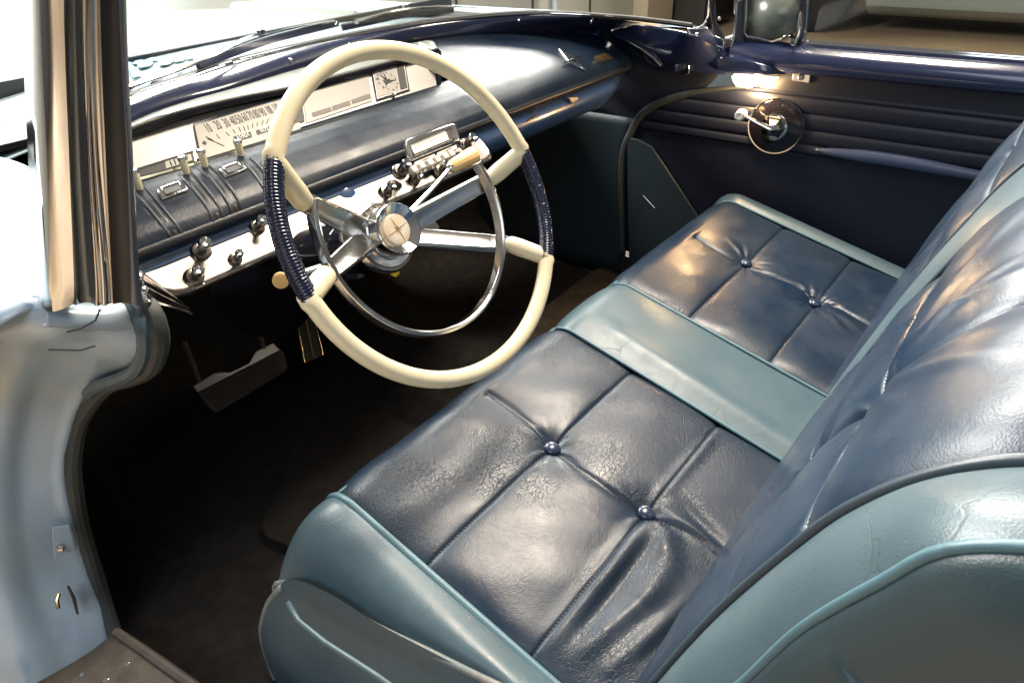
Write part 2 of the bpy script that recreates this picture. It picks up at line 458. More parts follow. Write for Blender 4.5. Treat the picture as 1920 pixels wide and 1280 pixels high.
# hood, fender and the reflected writing drawn onto the hood
hood = []
for y, z, wd in ((.74, .930, .86), (.95, .945, .88), (1.3, .945, .90), (1.7, .935, .92), (2.2, .90, .92), (2.7, .83, .90), (2.95, .70, .86)):
    hood.append([(wd * t, y, z - .085 * abs(t) ** 2.4) for t in np.linspace(-1, 1, 17)])
hd = MB().add(loft(hood, 41, 60)).build('hood', M['hood'], car, 0, solid=.004, off=-1)
for s in (1, -1):
    MB().add(loft([[(s * .90, .70, .80), (s * .91, 1.4, .80), (s * .92, 2.0, .79), (s * .92, 2.62, .76)],
                   [(s * .925, .70, .872), (s * .935, 1.4, .862), (s * .945, 2.0, .85), (s * .94, 2.64, .815)],
                   [(s * .965, .70, .886), (s * .975, 1.4, .876), (s * .98, 2.0, .862), (s * .975, 2.66, .83)],
                   [(s * 1.0, .70, .85), (s * 1.01, 1.4, .84), (s * 1.015, 2.0, .83), (s * 1.0, 2.66, .79)],
                   [(s * 1.01, .70, .40), (s * 1.02, 1.4, .40), (s * 1.02, 2.0, .40), (s * 1.0, 2.66, .40)]], 40, 24)).build('fender', M['body'], car, 0, solid=.004)
# reflection of writing, put on the hood as coloured strokes
STRK = [[(-0.244, 1.1121, 0.9448), (-0.3004, 0.9598, 0.9478), (-0.3443, 0.8428, 0.9501)], [(-0.2791, 0.99, 0.9472), (-0.2414, 1.0432, 0.9461), (-0.284, 0.9475, 0.9481), (-0.2655, 0.9573, 0.9479), (-0.2158, 1.0414, 0.9462), (-0.2409, 0.9827, 0.9473)], [(-0.2409, 0.9827, 0.9473), (-0.2143, 1.0066, 0.9469), (-0.251, 0.9226, 0.9485), (-0.2253, 0.9446, 0.9481), (-0.1988, 0.9989, 0.947)], [(-0.2118, 0.97, 0.9476), (-0.1843, 0.9938, 0.9471), (-0.2171, 0.9245, 0.9485), (-0.1913, 0.9494, 0.948), (-0.1801, 0.9519, 0.948), (-0.1912, 0.919, 0.9486)], [(-0.378, 0.6917, 0.9532), (-0.3041, 0.7967, 0.9511), (-0.2576, 0.8586, 0.9498), (-0.2376, 0.8635, 0.9497), (-0.2821, 0.7693, 0.9516), (-0.2921, 0.7245, 0.9525)], [(-0.3678, 0.6698, 0.9536), (-0.3236, 0.7523, 0.952), (-0.2824, 0.817, 0.9507)], [(-0.4133, 0.6944, 0.9531), (-0.3439, 0.7977, 0.951), (-0.3257, 0.8005, 0.951)], [(-0.4111, 0.726, 0.9525), (-0.3889, 0.7439, 0.9521), (-0.4086, 0.6846, 0.9533)]]
sm = MB()
for s in STRK: sm.add(tube(resample(s, 24), .0075, 6, flat=.25))
M['script'] = mat('blue_script_reflection', (0.16, 0.30, 0.38), .5)
sm.build('lettering', M['script'], hd)
MB().add(box(-.50, .50, .79, .83, .938, .9455)).build('cowl_vent', M['rubber'], hd)

# glass base line and the painted cowl below it
GB = [(-0.473, 0.606, 0.965), (-0.352, 0.649, 0.967), (-0.214, 0.69, 0.968), (0.048, 0.693, 0.97), (0.294, 0.659, 0.968), (0.516, 0.544, 0.962), (0.616, 0.374, 0.95), (0.653, 0.263, 0.941), (0.665, 0.185, 0.935)]
BL = [(-0.502, 0.551, 0.945), (-0.389, 0.596, 0.945), (-0.282, 0.613, 0.945), (-0.119, 0.645, 0.945), (0.06, 0.66, 0.943), (0.249, 0.655, 0.938), (0.537, 0.561, 0.925), (0.655, 0.477, 0.912), (0.701, 0.44, 0.9)]
GB0 = [(-.72, .20, .93), (-.70, .33, .948), (-.60, .50, .960)] + GB          # carried on behind the near pillar
GBr = resample(GB0, 70)
glassb = GBr
# cowl: lower edge -> roll -> glass base (the lower edge ends where the dash ends; from there on it is the end garnish)
BL0 = [(-.735, .16, .90), (-.71, .30, .915), (-.62, .46, .937)] + BL
A = resample(BL0, 60); Bq = resample(GB0[:-1] + [GB0[-1]], 60)
cowl = []
for k, f in enumerate((0, .0, .35, .75, 1.0)):
    row = []
    for a, b in zip(A, Bq):
        p = a + (b - a) * f
        if k == 0: p = p + np.array((0, .02, -.02))
        p = p + np.array((0, 0, .010)) * math.sin(math.pi * f)
        row.append(tuple(p))
    cowl.append(row)
MB().add(loft(cowl, 80, 18)).build('cowl', M['paint'], car, 60, solid=.004)
MB().add(tube([p + np.array((0, .004, .004)) for p in GBr], .0075, 8, flat=.8)).build('windscreen_seal', M['rubber'], car)
MB().add(tube([p + np.array((0, -.008, .0035)) for p in GBr[4:]], .0022, 8)).build('windscreen_bead', M['chrome'], car)
for px in [(-0.132, 0.649, 0.958), (0.031, 0.665, 0.958), (0.211, 0.68, 0.957), (0.453, 0.542, 0.954), (0.589, 0.422, 0.94)]:
    MB().add(lathe(np.array(px) + np.array((0, 0, .001)), (0, -.5, .85), [(0, .0035), (.006, .003), (.007, .001)], 10)) \
        .add(tube([np.array(px) + np.array((0, 0, .006)), np.array(px) + np.array((.003, -.006, .010))], .0018, 6)).build('trim_clip', M['chrome'], car)
MB().add(tube([(0.035, 0.698, 0.968), (0.026, 0.68, 0.947)], .002, 6)).add(tube([(0.07, 0.697, 0.968), (0.054, 0.674, 0.947)], .002, 6)).build('cowl_seam', M['rubber'], car)

# windscreen
top = []
for p in GBr:
    x, y, z = p
    c = np.array((x * .82, y * .55 - .06, z + .42)); top.append(c)
MB().add(loft([[tuple(p) for p in GBr], [tuple(t) for t in top]], 70, 6)).build('windscreen_glass', M['glass'], car, 0)

# end garnish beside the dash (far side), with the chrome pieces on it
EG0 = [(0.701, 0.44, 0.9), (0.645, 0.331, 0.933), (0.634, 0.252, 0.935), (0.627, 0.165, 0.926)] + [(0.7152, 0.1099, 0.8836), (0.7161, 0.0877, 0.8829)]
EG2 = [(0.685, 0.414, 0.892), (0.69, 0.348, 0.86), (0.69, 0.291, 0.832), (0.69, 0.199, 0.832), (0.688, 0.122, 0.837), (0.688, 0.099, 0.839)]
EG1 = [tuple((np.array(a) + np.array(b)) / 2 + np.array((-.012, -.006, .006))) for a, b in zip(EG0, EG2)]
EG3 = [(a[0] + .03, a[1] + .015, a[2] - .012) for a in EG2]
MB().add(loft([EG0, EG1, EG2, EG3], 40, 20)).build('end_garnish', M['paint'], car, 60, solid=.003)
MB().add(tube([(0.676, 0.422, 0.905), (0.664, 0.362, 0.894), (0.656, 0.31, 0.879), (0.651, 0.272, 0.863), (0.65, 0.25, 0.846)], [.0015, .004, .0065, .0085, .0085], 10, flat=.6)).build('end_trim', M['chrome'], car)
MB().add(prism([(0.672, 0.228, 0.864), (0.672, 0.189, 0.866), (0.672, 0.188, 0.827), (0.672, 0.227, 0.825)], (.012, 0, 0))).build('vent_bezel', M['chrome'], car, bevel=.002)
MB().add(prism([(0.67, 0.218, 0.856), (0.67, 0.201, 0.858), (0.67, 0.2, 0.841), (0.67, 0.217, 0.84)], (.004, 0, 0))).build('vent_slot', M['window_dark'], car)

# far pillar with its chrome finisher
PZ = 1.45
fp = MB()
fa = [(0.7121, 0.1798, 0.994), (0.7123, 0.1748, 0.9544), (0.712, 0.1807, 0.9378), (0.7113, 0.1982, 0.9262), (0.7103, 0.2195, 0.9213)]
fp.add(prism([(0.7122, 0.1765, 0.9885), (0.7128, 0.1635, 0.989), (0.7133, 0.153, 0.9394), (0.7145, 0.1261, 0.906), (0.7154, 0.104, 0.9145), (0.7153, 0.1077, 0.9913), (0.7161, 0.0879, 0.992), (0.7167, 0.0753, 0.9026), (0.7161, 0.0889, 0.8828), (0.7148, 0.118, 0.8853), (0.7131, 0.1571, 0.9204)], (.03, .01, 0)))
low_pts = [(0.7122, 0.1765, 0.9885), (0.7161, 0.0879, 0.992)]
fp.add(prism([low_pts[0], low_pts[1], (low_pts[1][0] - .07, low_pts[1][1] - .20, 1.5), (low_pts[0][0] - .07, low_pts[0][1] - .20, 1.5)], (.03, .01, 0)))
fp.build('pillar_garnish', M['paint_in'], car, bevel=.003)
cf = MB()
cf.add(tube([(0.7082, 0.1764, 1.0224), (0.7085, 0.1708, 0.9892), (0.7085, 0.1704, 0.9551), (0.7082, 0.1773, 0.9362), (0.7055, 0.1925, 0.925), (0.7026, 0.213, 0.9217)], [.003, .003, .003, .0035, .004, .004], 8))
cf.build('windscreen_trim', M['chrome'], car)
MB().add(prism([(0.6984, 0.2186, 0.9279), (0.6999, 0.1847, 0.9287), (0.7007, 0.1663, 0.931), (0.7015, 0.1484, 0.9158), (0.7026, 0.1238, 0.9081), (0.7036, 0.1011, 0.9119), (0.7036, 0.1, 0.8957), (0.7032, 0.1081, 0.8892), (0.7017, 0.143, 0.8949), (0.7, 0.181, 0.8982), (0.699, 0.2036, 0.905)], (.012, .004, 0))).build('corner_finisher', M['chrome_worn'], car, bevel=.003)
MB().add(tube([(0.7051, 0.1118, 1.0141), (0.7056, 0.1009, 0.9483), (0.7056, 0.099, 0.9095), (0.7055, 0.1017, 0.8929)], .003, 8)).build('pillar_trim', M['chrome'], car)
for q in [(0.6977, 0.1888, 0.9146), (0.7107, 0.1427, 0.9507)]:
    MB().add(lathe(q, (-1, 0, .3), [(0, .004), (.002, .004), (.0035, .002)], 10)).build('screw', M['satin'], car)

# floor, firewall, kick panels, tunnel: the dark footwell
fl = MB()
fl.add(loft([[(-.93, -1.2, .20), (-.93, .44, .20), (-.79, .70, .22), (-.78, .93, .42), (-.78, 1.02, .60), (-.78, 1.02, .90)],
             [(-.30, -1.2, .20), (-.30, .70, .20), (-.30, .93, .42), (-.30, 1.02, .60), (-.30, 1.02, .90)],
             [(-.12, -1.2, .25), (-.12, .55, .27), (-.12, .88, .46), (-.12, 1.0, .62), (-.12, 1.02, .90)],
             [(.0, -1.2, .30), (.0, .50, .32), (.0, .85, .50), (.0, 1.0, .64), (.0, 1.02, .90)],
             [(.12, -1.2, .25), (.12, .55, .27), (.12, .88, .46), (.12, 1.0, .62), (.12, 1.02, .90)],
             [(.30, -1.2, .20), (.30, .70, .20), (.30, .93, .42), (.30, 1.02, .60), (.30, 1.02, .90)],
             [(.76, -1.2, .20), (.76, .70, .20), (.74, .93, .42), (.74, 1.02, .60), (.74, 1.02, .90)]], 40, 40)).build('footwell_carpet', M['carpet'], car, 50, solid=.01, off=-1)
MB().add(box(-.862, -.852, .425, 1.03, .10, .66)).add(box(-.80, -.79, .47, 1.03, .655, .90)).add(box(.735, .745, .42, 1.03, .25, .90)).add(box(-.82, .745, 1.035, 1.05, .25, .955)).add(box(-.75, .75, .74, 1.04, .905, .915)).build('firewall', M['black'], car)
# far kick panel with the door's rubber in front of it
MB().add(loft([[(.685, 1.0, .19), (.70, .60, .19), (.712, .35, .19)], [(.685, 1.0, .50), (.70, .60, .52), (.712, .37, .55)], [(.68, 1.0, .68), (.695, .60, .69), (.71, .34, .69)]], 20, 12)).build('kick_panel', M['teal_door'], car, solid=.006)

# near side: hinge pillar face, rubber seal along the opening, worn sill
JE = [(-0.715, 0.154, 0.87), (-0.718, 0.123, 0.866), (-0.722, 0.112, 0.846), (-0.726, 0.121, 0.82), (-0.735, 0.143, 0.791), (-0.742, 0.196, 0.759), (-0.75, 0.275, 0.716), (-0.765, 0.346, 0.656), (-0.78, 0.382, 0.61), (-0.805, 0.385, 0.56), (-0.82, 0.389, 0.506), (-0.83, 0.415, 0.427), (-0.842, 0.414, 0.351), (-0.852, 0.416, 0.279), (-0.868, 0.388, 0.217)]
JEr = resample(JE, 60)
# the seal keeps to the edge of the opening, the painted jamb steps outwards and forwards from it
JO = []
for i, p in enumerate(JEr):
    JO.append(p)
jm1 = [tuple(p + np.array((-.012, .012, .006))) for p in JEr]
MB().add(tube([tuple(p) for p in JEr], [.011] * 60, 10)).build('opening_seal', M['seal'], car)
MB().add(tube([tuple(p + np.array((-.013, .004, .003))) for p in JEr[:22]], .008, 8)).build('inner_seal', M['teal'], car)
j0 = [(-0.72, 0.133, 0.857), (-0.728, 0.128, 0.829), (-0.738, 0.158, 0.793), (-0.749, 0.268, 0.734), (-0.773, 0.353, 0.661), (-0.81, 0.393, 0.57), (-0.833, 0.398, 0.488), (-0.85, 0.423, 0.353), (-0.873, 0.398, 0.218), (-0.884, 0.388, 0.099)]
j1 = [(-0.741, 0.139, 0.866), (-0.747, 0.134, 0.843), (-0.762, 0.164, 0.814), (-0.764, 0.274, 0.75), (-0.784, 0.359, 0.676), (-0.825, 0.399, 0.578), (-0.852, 0.404, 0.49), (-0.876, 0.429, 0.362), (-0.899, 0.404, 0.245), (-0.911, 0.394, 0.131)]
j2 = [(-0.766, 0.147, 0.875), (-0.768, 0.142, 0.862), (-0.781, 0.172, 0.837), (-0.783, 0.282, 0.773), (-0.806, 0.367, 0.695), (-0.849, 0.407, 0.592), (-0.885, 0.412, 0.491), (-0.911, 0.437, 0.366), (-0.931, 0.412, 0.261), (-0.944, 0.402, 0.152)]
j3 = [(-0.791, 0.155, 0.903), (-0.798, 0.15, 0.89), (-0.808, 0.18, 0.859), (-0.814, 0.29, 0.791), (-0.84, 0.375, 0.713), (-0.889, 0.415, 0.609), (-0.927, 0.42, 0.514), (-0.959, 0.445, 0.387), (-0.983, 0.42, 0.278), (-0.998, 0.41, 0.174)]
j4 = [(p[0] - .04, p[1] + .10, p[2] - .015) for p in j3]
MB().add(loft([[tuple(np.array(p) + np.array((.01, .02, -.004))) for p in j0], j0, j1, j2, j3, j4], 60, 50)).build('door_jamb', M['body'], car, 0, solid=.004)
MB().add(loft([[(-.70, .20, .912), (-.67, .50, .935), (-.70, .75, .925)], [(-.78, .17, .90), (-.84, .46, .902), (-.88, .75, .895)], [(-.84, .18, .885), (-.89, .46, .89), (-.93, .75, .885)], [(-.885, .26, .82), (-.92, .50, .82), (-.96, .75, .82)], [(-.90, .60, .50), (-.94, .68, .50), (-.98, .76, .50)], [(-.90, .60, .22), (-.94, .68, .22), (-.97, .76, .22)]], 24, 20)).build('cowl_side', M['body'], car, 0, solid=.004)
# the shelf under the pillar
s0 = [(-0.8, 0.15, 0.902), (-0.773, 0.145, 0.887), (-0.749, 0.14, 0.877), (-0.721, 0.135, 0.873)]
MB().add(loft([[tuple(np.array(p) + np.array((.005, .06, -.005))) for p in s0], s0, [tuple(np.array(a) + np.array((-.006, -.012, -.012))) for a in s0], [(-0.809, 0.145, 0.885), (-0.777, 0.14, 0.868), (-0.748, 0.135, 0.852), (-0.722, 0.125, 0.848)]], 40, 16)).build('pillar_foot', M['body'], car, 0, solid=.003)
MB().add(tube([(-0.761, 0.128, 0.886), (-0.769, 0.128, 0.877), (-0.784, 0.13, 0.874), (-0.795, 0.135, 0.874)], .0010, 8)).build('jamb_seam', M['slate'], car)
MB().add(tube([(-0.811, 0.16, 0.852), (-0.788, 0.15, 0.842), (-0.776, 0.14, 0.845)], .0011, 8)).build('jamb_seam', M['slate'], car)
# hinge recess, check strap slot and bolt on the jamb
MB().add(prism([(-0.861, 0.395, 0.476), (-0.842, 0.39, 0.467), (-0.849, 0.395, 0.417), (-0.878, 0.4, 0.418)], (-.004, -.003, .001))).build('hinge_plate', M['body'], car, bevel=.003)
MB().add(lathe((-0.867, 0.393, 0.435), (-.8, -.5, .2), [(0, .006), (.004, .006), (.006, .003)], 12)).build('hinge_bolt', M['satin'], car)
MB().add(tube([(-0.884, 0.405, 0.351), (-0.886, 0.403, 0.328), (-0.893, 0.398, 0.3)], [.004, .006, .004], 10, flat=.4)).build('check_slot', M['rubber'], car)
MB().add(tube([(-0.898, 0.41, 0.346), (-0.905, 0.405, 0.341), (-0.909, 0.4, 0.33)], .003, 8)).build('check_link', M['gold'], car)
# sill
SE = [(-0.871, 0.361, 0.25), (-0.86, 0.292, 0.25), (-0.845, 0.191, 0.25), (-0.833, 0.102, 0.25)]
SE = SE + [(-.845, -.4, .25), (-.84, -1.3, .25)]
MB().add(loft([[(p[0] + .02, p[1], p[2] - .035) for p in SE], [(p[0] + .004, p[1], p[2] - .002) for p in SE], [(p[0] - .05, p[1], p[2]) for p in SE], [(p[0] - .22, p[1] + .03, p[2] - .006) for p in SE], [(p[0] - .24, p[1] + .03, p[2] - .10) for p in SE]], 40, 24)).build('sill_plate', M['sill'], car, 40, solid=.006)
MB().add(tube([(p[0] + .004, p[1], p[2] + .003) for p in SE], .008, 8)).build('sill_edge', M['sill'], car)
for q in [(-0.881, 0.29, 0.252), (-0.914, 0.291, 0.252), (-0.932, 0.33, 0.252)]:
    MB().add(lathe(q, (0, 0, 1), [(0, .0045), (.002, .004), (.003, .0015)], 12)).build('sill_screw', M['chrome'], car)

# near windscreen pillar: polished outer case, ribs, dark rubber, painted inner strip
PB = [(-0.8, 0.169, 0.897), (-0.795, 0.122, 0.911), (-0.79, 0.09, 0.919), (-0.783, 0.099, 0.913), (-0.776, 0.085, 0.914), (-0.772, 0.078, 0.914), (-0.768, 0.073, 0.914), (-0.764, 0.073, 0.912), (-0.758, 0.073, 0.909), (-0.752, 0.064, 0.909), (-0.742, 0.062, 0.905)]
PM = [(-0.775, 0.083, 1.051), (-0.77, 0.041, 1.057), (-0.766, 0.027, 1.059), (-0.76, 0.037, 1.055), (-0.754, 0.027, 1.055), (-0.75, 0.025, 1.055), (-0.748, 0.023, 1.054), (-0.744, 0.017, 1.054), (-0.738, 0.017, 1.053), (-0.732, 0.008, 1.052), (-0.726, 0.011, 1.05)]
PT = [(-0.745, 0.046, 1.171), (-0.742, 0.004, 1.173), (-0.738, -0.002, 1.172), (-0.734, 0.002, 1.172), (-0.728, -0.001, 1.171), (-0.724, -0.008, 1.171), (-0.722, -0.008, 1.171), (-0.718, -0.011, 1.17), (-0.712, -0.01, 1.17), (-0.706, -0.013, 1.169), (-0.7, -0.011, 1.168)]
PF = [(-0.795, 0.146, 0.932), (-0.79, 0.103, 0.943), (-0.786, 0.07, 0.951), (-0.779, 0.079, 0.945), (-0.772, 0.068, 0.945), (-0.768, 0.063, 0.945), (-0.764, 0.06, 0.944), (-0.76, 0.06, 0.943), (-0.754, 0.06, 0.94), (-0.748, 0.052, 0.939), (-0.741, 0.05, 0.937)]
PT2 = [tuple(2 * np.array(t) - np.array(m) + np.array((.004, -.006, 0))) for t, m in zip(PT, PM)]


def strip(i0, i1, bulge, name, m, n=9, back=.02):
    rows = []
    for R in (PB, PF, PM, PT, PT2):
        a = np.array(R[i0]); b = np.array(R[i1]); row = [tuple(a + np.array((.004, back, 0)))]
        for t in np.linspace(0, 1, n):
            row.append(tuple(a + (b - a) * t + np.array((-.55, -.75, .0)) * bulge * math.sin(math.pi * t)))
        row.append(tuple(b + np.array((.004, back, 0))))
        rows.append(row)
    cols = list(zip(*rows))
    V, F = [], []
    rr = [resample(c, 40) for c in cols]
    for r in rr: V += [tuple(p) for p in r]
    return MB().add((V, gridf(len(rr), 40))).build(name, m, car, 50)


strip(0, 2, .016, 'pillar_case', M['chrome'], 13)
strip(2, 3, .003, 'pillar_rib', M['chrome_worn'])
strip(3, 4, -.003, 'pillar_channel', M['slate'])  # blue-grey reflection in the chrome, given as this strip's own colour
strip(4, 5, .004, 'pillar_rib', M['chrome_worn'])
strip(5, 6, .0035, 'pillar_bead', M['chrome'])
strip(6, 7, -.002, 'pillar_rib', M['chrome_worn'])
strip(7, 9, -.003, 'pillar_rubber', M['rubber'], 11)
strip(9, 10, .003, 'pillar_inner_trim', mat('pillar_paint', (0.075, 0.09, 0.12), .4, coat=.4))
core = MB()
core.add(loft([[tuple(np.array(R[0]) + np.array((.015, .022, 0))) for R in (PB, PM, PT, PT2)], [tuple(np.array(R[5]) + np.array((.012, .028, 0))) for R in (PB, PM, PT, PT2)], [tuple(np.array(R[10]) + np.array((.006, .022, 0))) for R in (PB, PM, PT, PT2)]], 20, 8))
core.build('pillar_core', M['rubber'], car, 0, solid=.006)
# pointed chrome louvre at the foot of the pillar
tip = (-0.64, 0.223, 0.793)
A0 = [(-0.715, 0.12, 0.912), (-0.715, 0.122, 0.896), (-0.715, 0.127, 0.879), (-0.715, 0.123, 0.871)]
lv = MB()
for k in range(3):
    a = np.array(A0[k]); b = np.array(A0[k + 1]); t = np.array(tip) + np.array((0, -.002 * k, -.003 * k))
    mids = (a + b) / 2 + np.array((-.008, -.014, .008))
    V = [tuple(a), tuple(mids), tuple(b), tuple(t)]
    rows = [[tuple(a + (t - a) * f), tuple(a + (mids - a) * .5 * (1 - f) + (t - a) * f), tuple(mids + (t - mids) * f), tuple(b + (mids - b) * .5 * (1 - f) + (t - b) * f), tuple(b + (t - b) * f)] for f in np.linspace(0, .98, 14)]
    lv.add(([p for r in rows for p in r], gridf(14, 5)))
lv.build('pillar_louvre', M['chrome_worn'], car, 40, solid=.003)

# wipers, resting on the glass outside
def wiper(pts_blade, pts_arm, label, head):
    b0 = np.array(pts_blade[0]); wpr = empty('windscreen_wiper', tuple(b0), label, 'wiper', 'windscreen wipers')
    bl = resample(pts_blade, 20)
    MB().add(tube(bl, .0048, 8, up=(0, 0, 1), flat=1.5)).build('blade', M['rubber'], wpr)
    MB().add(tube([p + np.array((0, 0, .010)) for p in bl[2:-2]], .0032, 8, flat=.7)).build('blade_holder', M['chrome_worn'], wpr)
    ar = resample(pts_arm, 20)
    MB().add(tube(ar, list(np.linspace(.0075, .003, 20)), 8, flat=.55)).build('arm', M['chrome_worn'], wpr)
    MB().add(frame_box(head, (1, .3, 0), (-.3, 1, 0), (0, 0, 1), .016, .01, .014)).build('pivot', M['chrome'], wpr, bevel=.002)
    return wpr


wiper([(-0.309, 0.669, 0.98), (-0.201, 0.722, 0.982), (-0.075, 0.763, 0.984), (0.111, 0.797, 0.984)], [(-0.48, 0.586, 0.99), (-0.369, 0.611, 0.995), (-0.288, 0.646, 0.998), (-0.145, 0.747, 1), (-0.008, 0.775, 0.998), (0.092, 0.784, 0.994)],
      'chrome windscreen wiper low on the glass at the near pillar', (-0.112, 0.759, 1))
wiper([(0.085, 0.748, 0.982), (0.168, 0.739, 0.984), (0.258, 0.727, 0.986), (0.369, 0.675, 0.986)], [(0.103, 0.72, 0.992), (0.236, 0.728, 0.998), (0.323, 0.666, 0.998), (0.398, 0.614, 0.99)],
      'chrome windscreen wiper at the middle of the glass above the steering wheel', (0.27, 0.736, 1))

# ------------------------------------------------------------------ dashboard
dash = empty('dashboard', (0.0, 0.36, 0.83), 'navy padded dashboard with silver gauge cluster, chrome knobs and a radio', 'dashboard')
PAD = [(.366, .818), (.353, .826), (.3495, .836), (.357, .848), (.372, .860), (.40, .8755), (.425, .885), (.45, .8915), (.475, .8985), (.50, .9035), (.56, .917), (.62, .931), (.66, .938), (.70, .941)]


def padz(y, k0=3):
    P = PAD[k0:]
    return float(np.interp(y, [p[0] for p in P], [p[1] for p in P]))


def pad_section(x, ymax, n=26, drop=0.0, pull=0.0):
    """lip, then the padded top up to ymax"""
    pts = [(x, y + pull, z - drop) for y, z in PAD[:3]]
    for y in np.linspace(PAD[3][0], ymax, n):
        pts.append((x, y + pull * (1 - (y - .357) / .3), padz(y) - drop))
    return pts


xs = list(np.linspace(-.70, .125, 30))
secs = [pad_section(x, .462) for x in xs]
MB().add(([p for s in secs for p in s], gridf(len(secs), len(secs[0])))).build('lower_pad', M['pad'], dash, 40, solid=.004)
xb = [.125, .16, .20, .249, .32, .40, .47, .537, .58, .62, .65, .668, .682, .692, .697]
yb = [.668, .667, .664, .657, .645, .628, .602, .567, .542, .512, .484, .465, .448, .430, .410]
secs = []
for x, y in zip(xb, yb):
    k = max(0, (x - .672) / .025)
    secs.append(pad_section(x, y + .012, 30, drop=.020 * k ** 2.5, pull=.020 * k ** 3))
cols = list(zip(*secs)); cols = [resample(c, 60) for c in cols]
MB().add(([tuple(p) for c in cols for p in c], gridf(len(cols), 60))).build('glovebox_pad', M['pad'], dash, 40, solid=.004)
lipx = [-.70, -.3, .1, .4, .6, .66, .685, .70]
lip = [(x, .3500 + (.02 * ((x - .64) / .06) ** 2 if x > .64 else 0), .8310 - (.004 if x > .69 else 0)) for x in lipx]
MB().add(tube(resample(lip, 70), .0068, 10, flat=1.15)).build('pad_roll', M['lip'], dash)
MB().add(tube([(p[0], p[1] + .004, p[2] + .0085) for p in resample(lip, 70)], .0013, 6)).build('pad_stitch', M['welt_dark'], dash)
# crease of the glove box lid

# lower panel: blue reflection painted as a band above, brushed metal below
PAN = [(.366, .824), (.356, .815), (.350, .806), (.343, .800), (.334, .794), (.326, .789), (.316, .783), (.308, .778), (.306, .772), (.312, .766), (.335, .760), (.40, .752)]
xl = list(np.linspace(-.60, .045, 24))
def pan_row(x, sc=1.0, y0=.0):
    out = []
    for y, z in PAN:
        out.append((x, .366 + (y - .366) * sc, .824 + (z - .824) * sc))
    return out
rows = [pan_row(-.655, .12), pan_row(-.645, .45), pan_row(-.632, .75), pan_row(-.615, .94)] + [pan_row(x) for x in xl] + [pan_row(.056, .97), pan_row(.062, .85), pan_row(.066, .5)]
rr = [resample(r, 40) for r in rows]
MB().add(([tuple(p) for r in rr for p in r], gridf(len(rr), 40))).build('instrument_panel', M['brushed'], dash, 50, solid=.002)
M['panel_blue'] = mat('blue_paint_and_reflection', (0.035, 0.075, 0.17), .25, coat=.8)
bl = []
for y, z in ((.3665, .8235), (.3560, .8165), (.3515, .8095), (.3475, .8050)):
    bl.append([(x, y - .0022, z + .0012) for x in np.linspace(-.645, .066, 30)])
MB().add(loft(bl, 60, 10)).build('reflection_band', M['panel_blue'], dash, 0)  # blue reflection along the top of the metal, put into the colour
MB().add(tube([(x, .3058, .7745) for x in np.linspace(-.59, .045, 20)], .0024, 8)).build('panel_edge', M['chrome'], dash)
# passenger side lower panel, painted and rolling under
PPN = [(.368, .824), (.352, .815), (.344, .800), (.343, .785), (.350, .768), (.372, .752), (.42, .745)]
pr = []
for x in list(np.linspace(.05, .60, 20)) + [.64, .67, .69]:
    k = max(0, (x - .55) / .14)
    pr.append([(x, y + .05 * k * k, .824 + (z - .824) * (1 - .45 * k)) for y, z in PPN])
MB().add(loft(pr, 40)).build('glovebox_panel', M['panel_blue'], dash, 0, solid=.002)
MB().add(prism([(0.372, 0.338, 0.819), (0.41, 0.338, 0.814), (0.416, 0.338, 0.806), (0.388, 0.338, 0.802), (0.381, 0.338, 0.81)], (0, .012, 0))).build('glovebox_latch', M['satin'], dash, bevel=.0015)
MB().add(tube([(0.267, 0.345, 0.828), (0.249, 0.342, 0.814), (0.221, 0.343, 0.802), (0.2, 0.35, 0.797)], .0016, 6)).build('loose_wire', M['rubber'], dash)

# gauge cluster -----------------------------------------------------------
CN = np.array((0, -.7071, .7071)); CX = (1, 0, 0); CY = (0, .7071, .7071)
cp = [(-0.5954, 0.4535, 0.8925), (0.0867, 0.4487, 0.8877), (0.0799, 0.4735, 0.9125), (0.0782, 0.504, 0.943), (-0.2242, 0.504, 0.943), (-0.3894, 0.5053, 0.9443), (-0.5326, 0.5006, 0.9396)]
cl = MB().add(prism(cp, tuple(-CN * .004))).build('gauge_cluster', M['gauge'], dash, 40)


def on(q, h): return tuple(np.array(q) + CN * h)


def quad(pts, h, d, name, m, par, bev=0.0):
    return MB().add(prism([on(p, h) for p in pts], tuple(CN * d))).build(name, m, par, 40, bevel=bev)


rail = [(-0.5847, 0.4527, 0.8917), (-0.4627, 0.45, 0.889), (-0.2795, 0.4489, 0.8879), (-0.112, 0.4468, 0.8858), (0.0879, 0.4456, 0.8846)]
MB().add(tube([on(p, .004) for p in resample(rail, 30)], .0042, 8)).build('cluster_rail', M['chrome'], dash)
MB().add(tube([on(np.array(p) - np.array((0, .006, .006)), .003) for p in resample(rail, 30)], .0022, 8)).build('cluster_bead', M['chrome_worn'], dash)
sp = quad([(-0.4596, 0.4535, 0.8925), (-0.2715, 0.4534, 0.8924), (-0.2386, 0.4986, 0.9376), (-0.4338, 0.4941, 0.9331)], .0005, .002, 'speedometer', M['dial'], dash)
MB().add(tube([on(q, .003) for q in [(-0.4592, 0.452, 0.891), (-0.4338, 0.4941, 0.9331), (-0.2386, 0.4986, 0.9376)]], .0014, 6)).build('dial_frame', M['chrome'], sp)
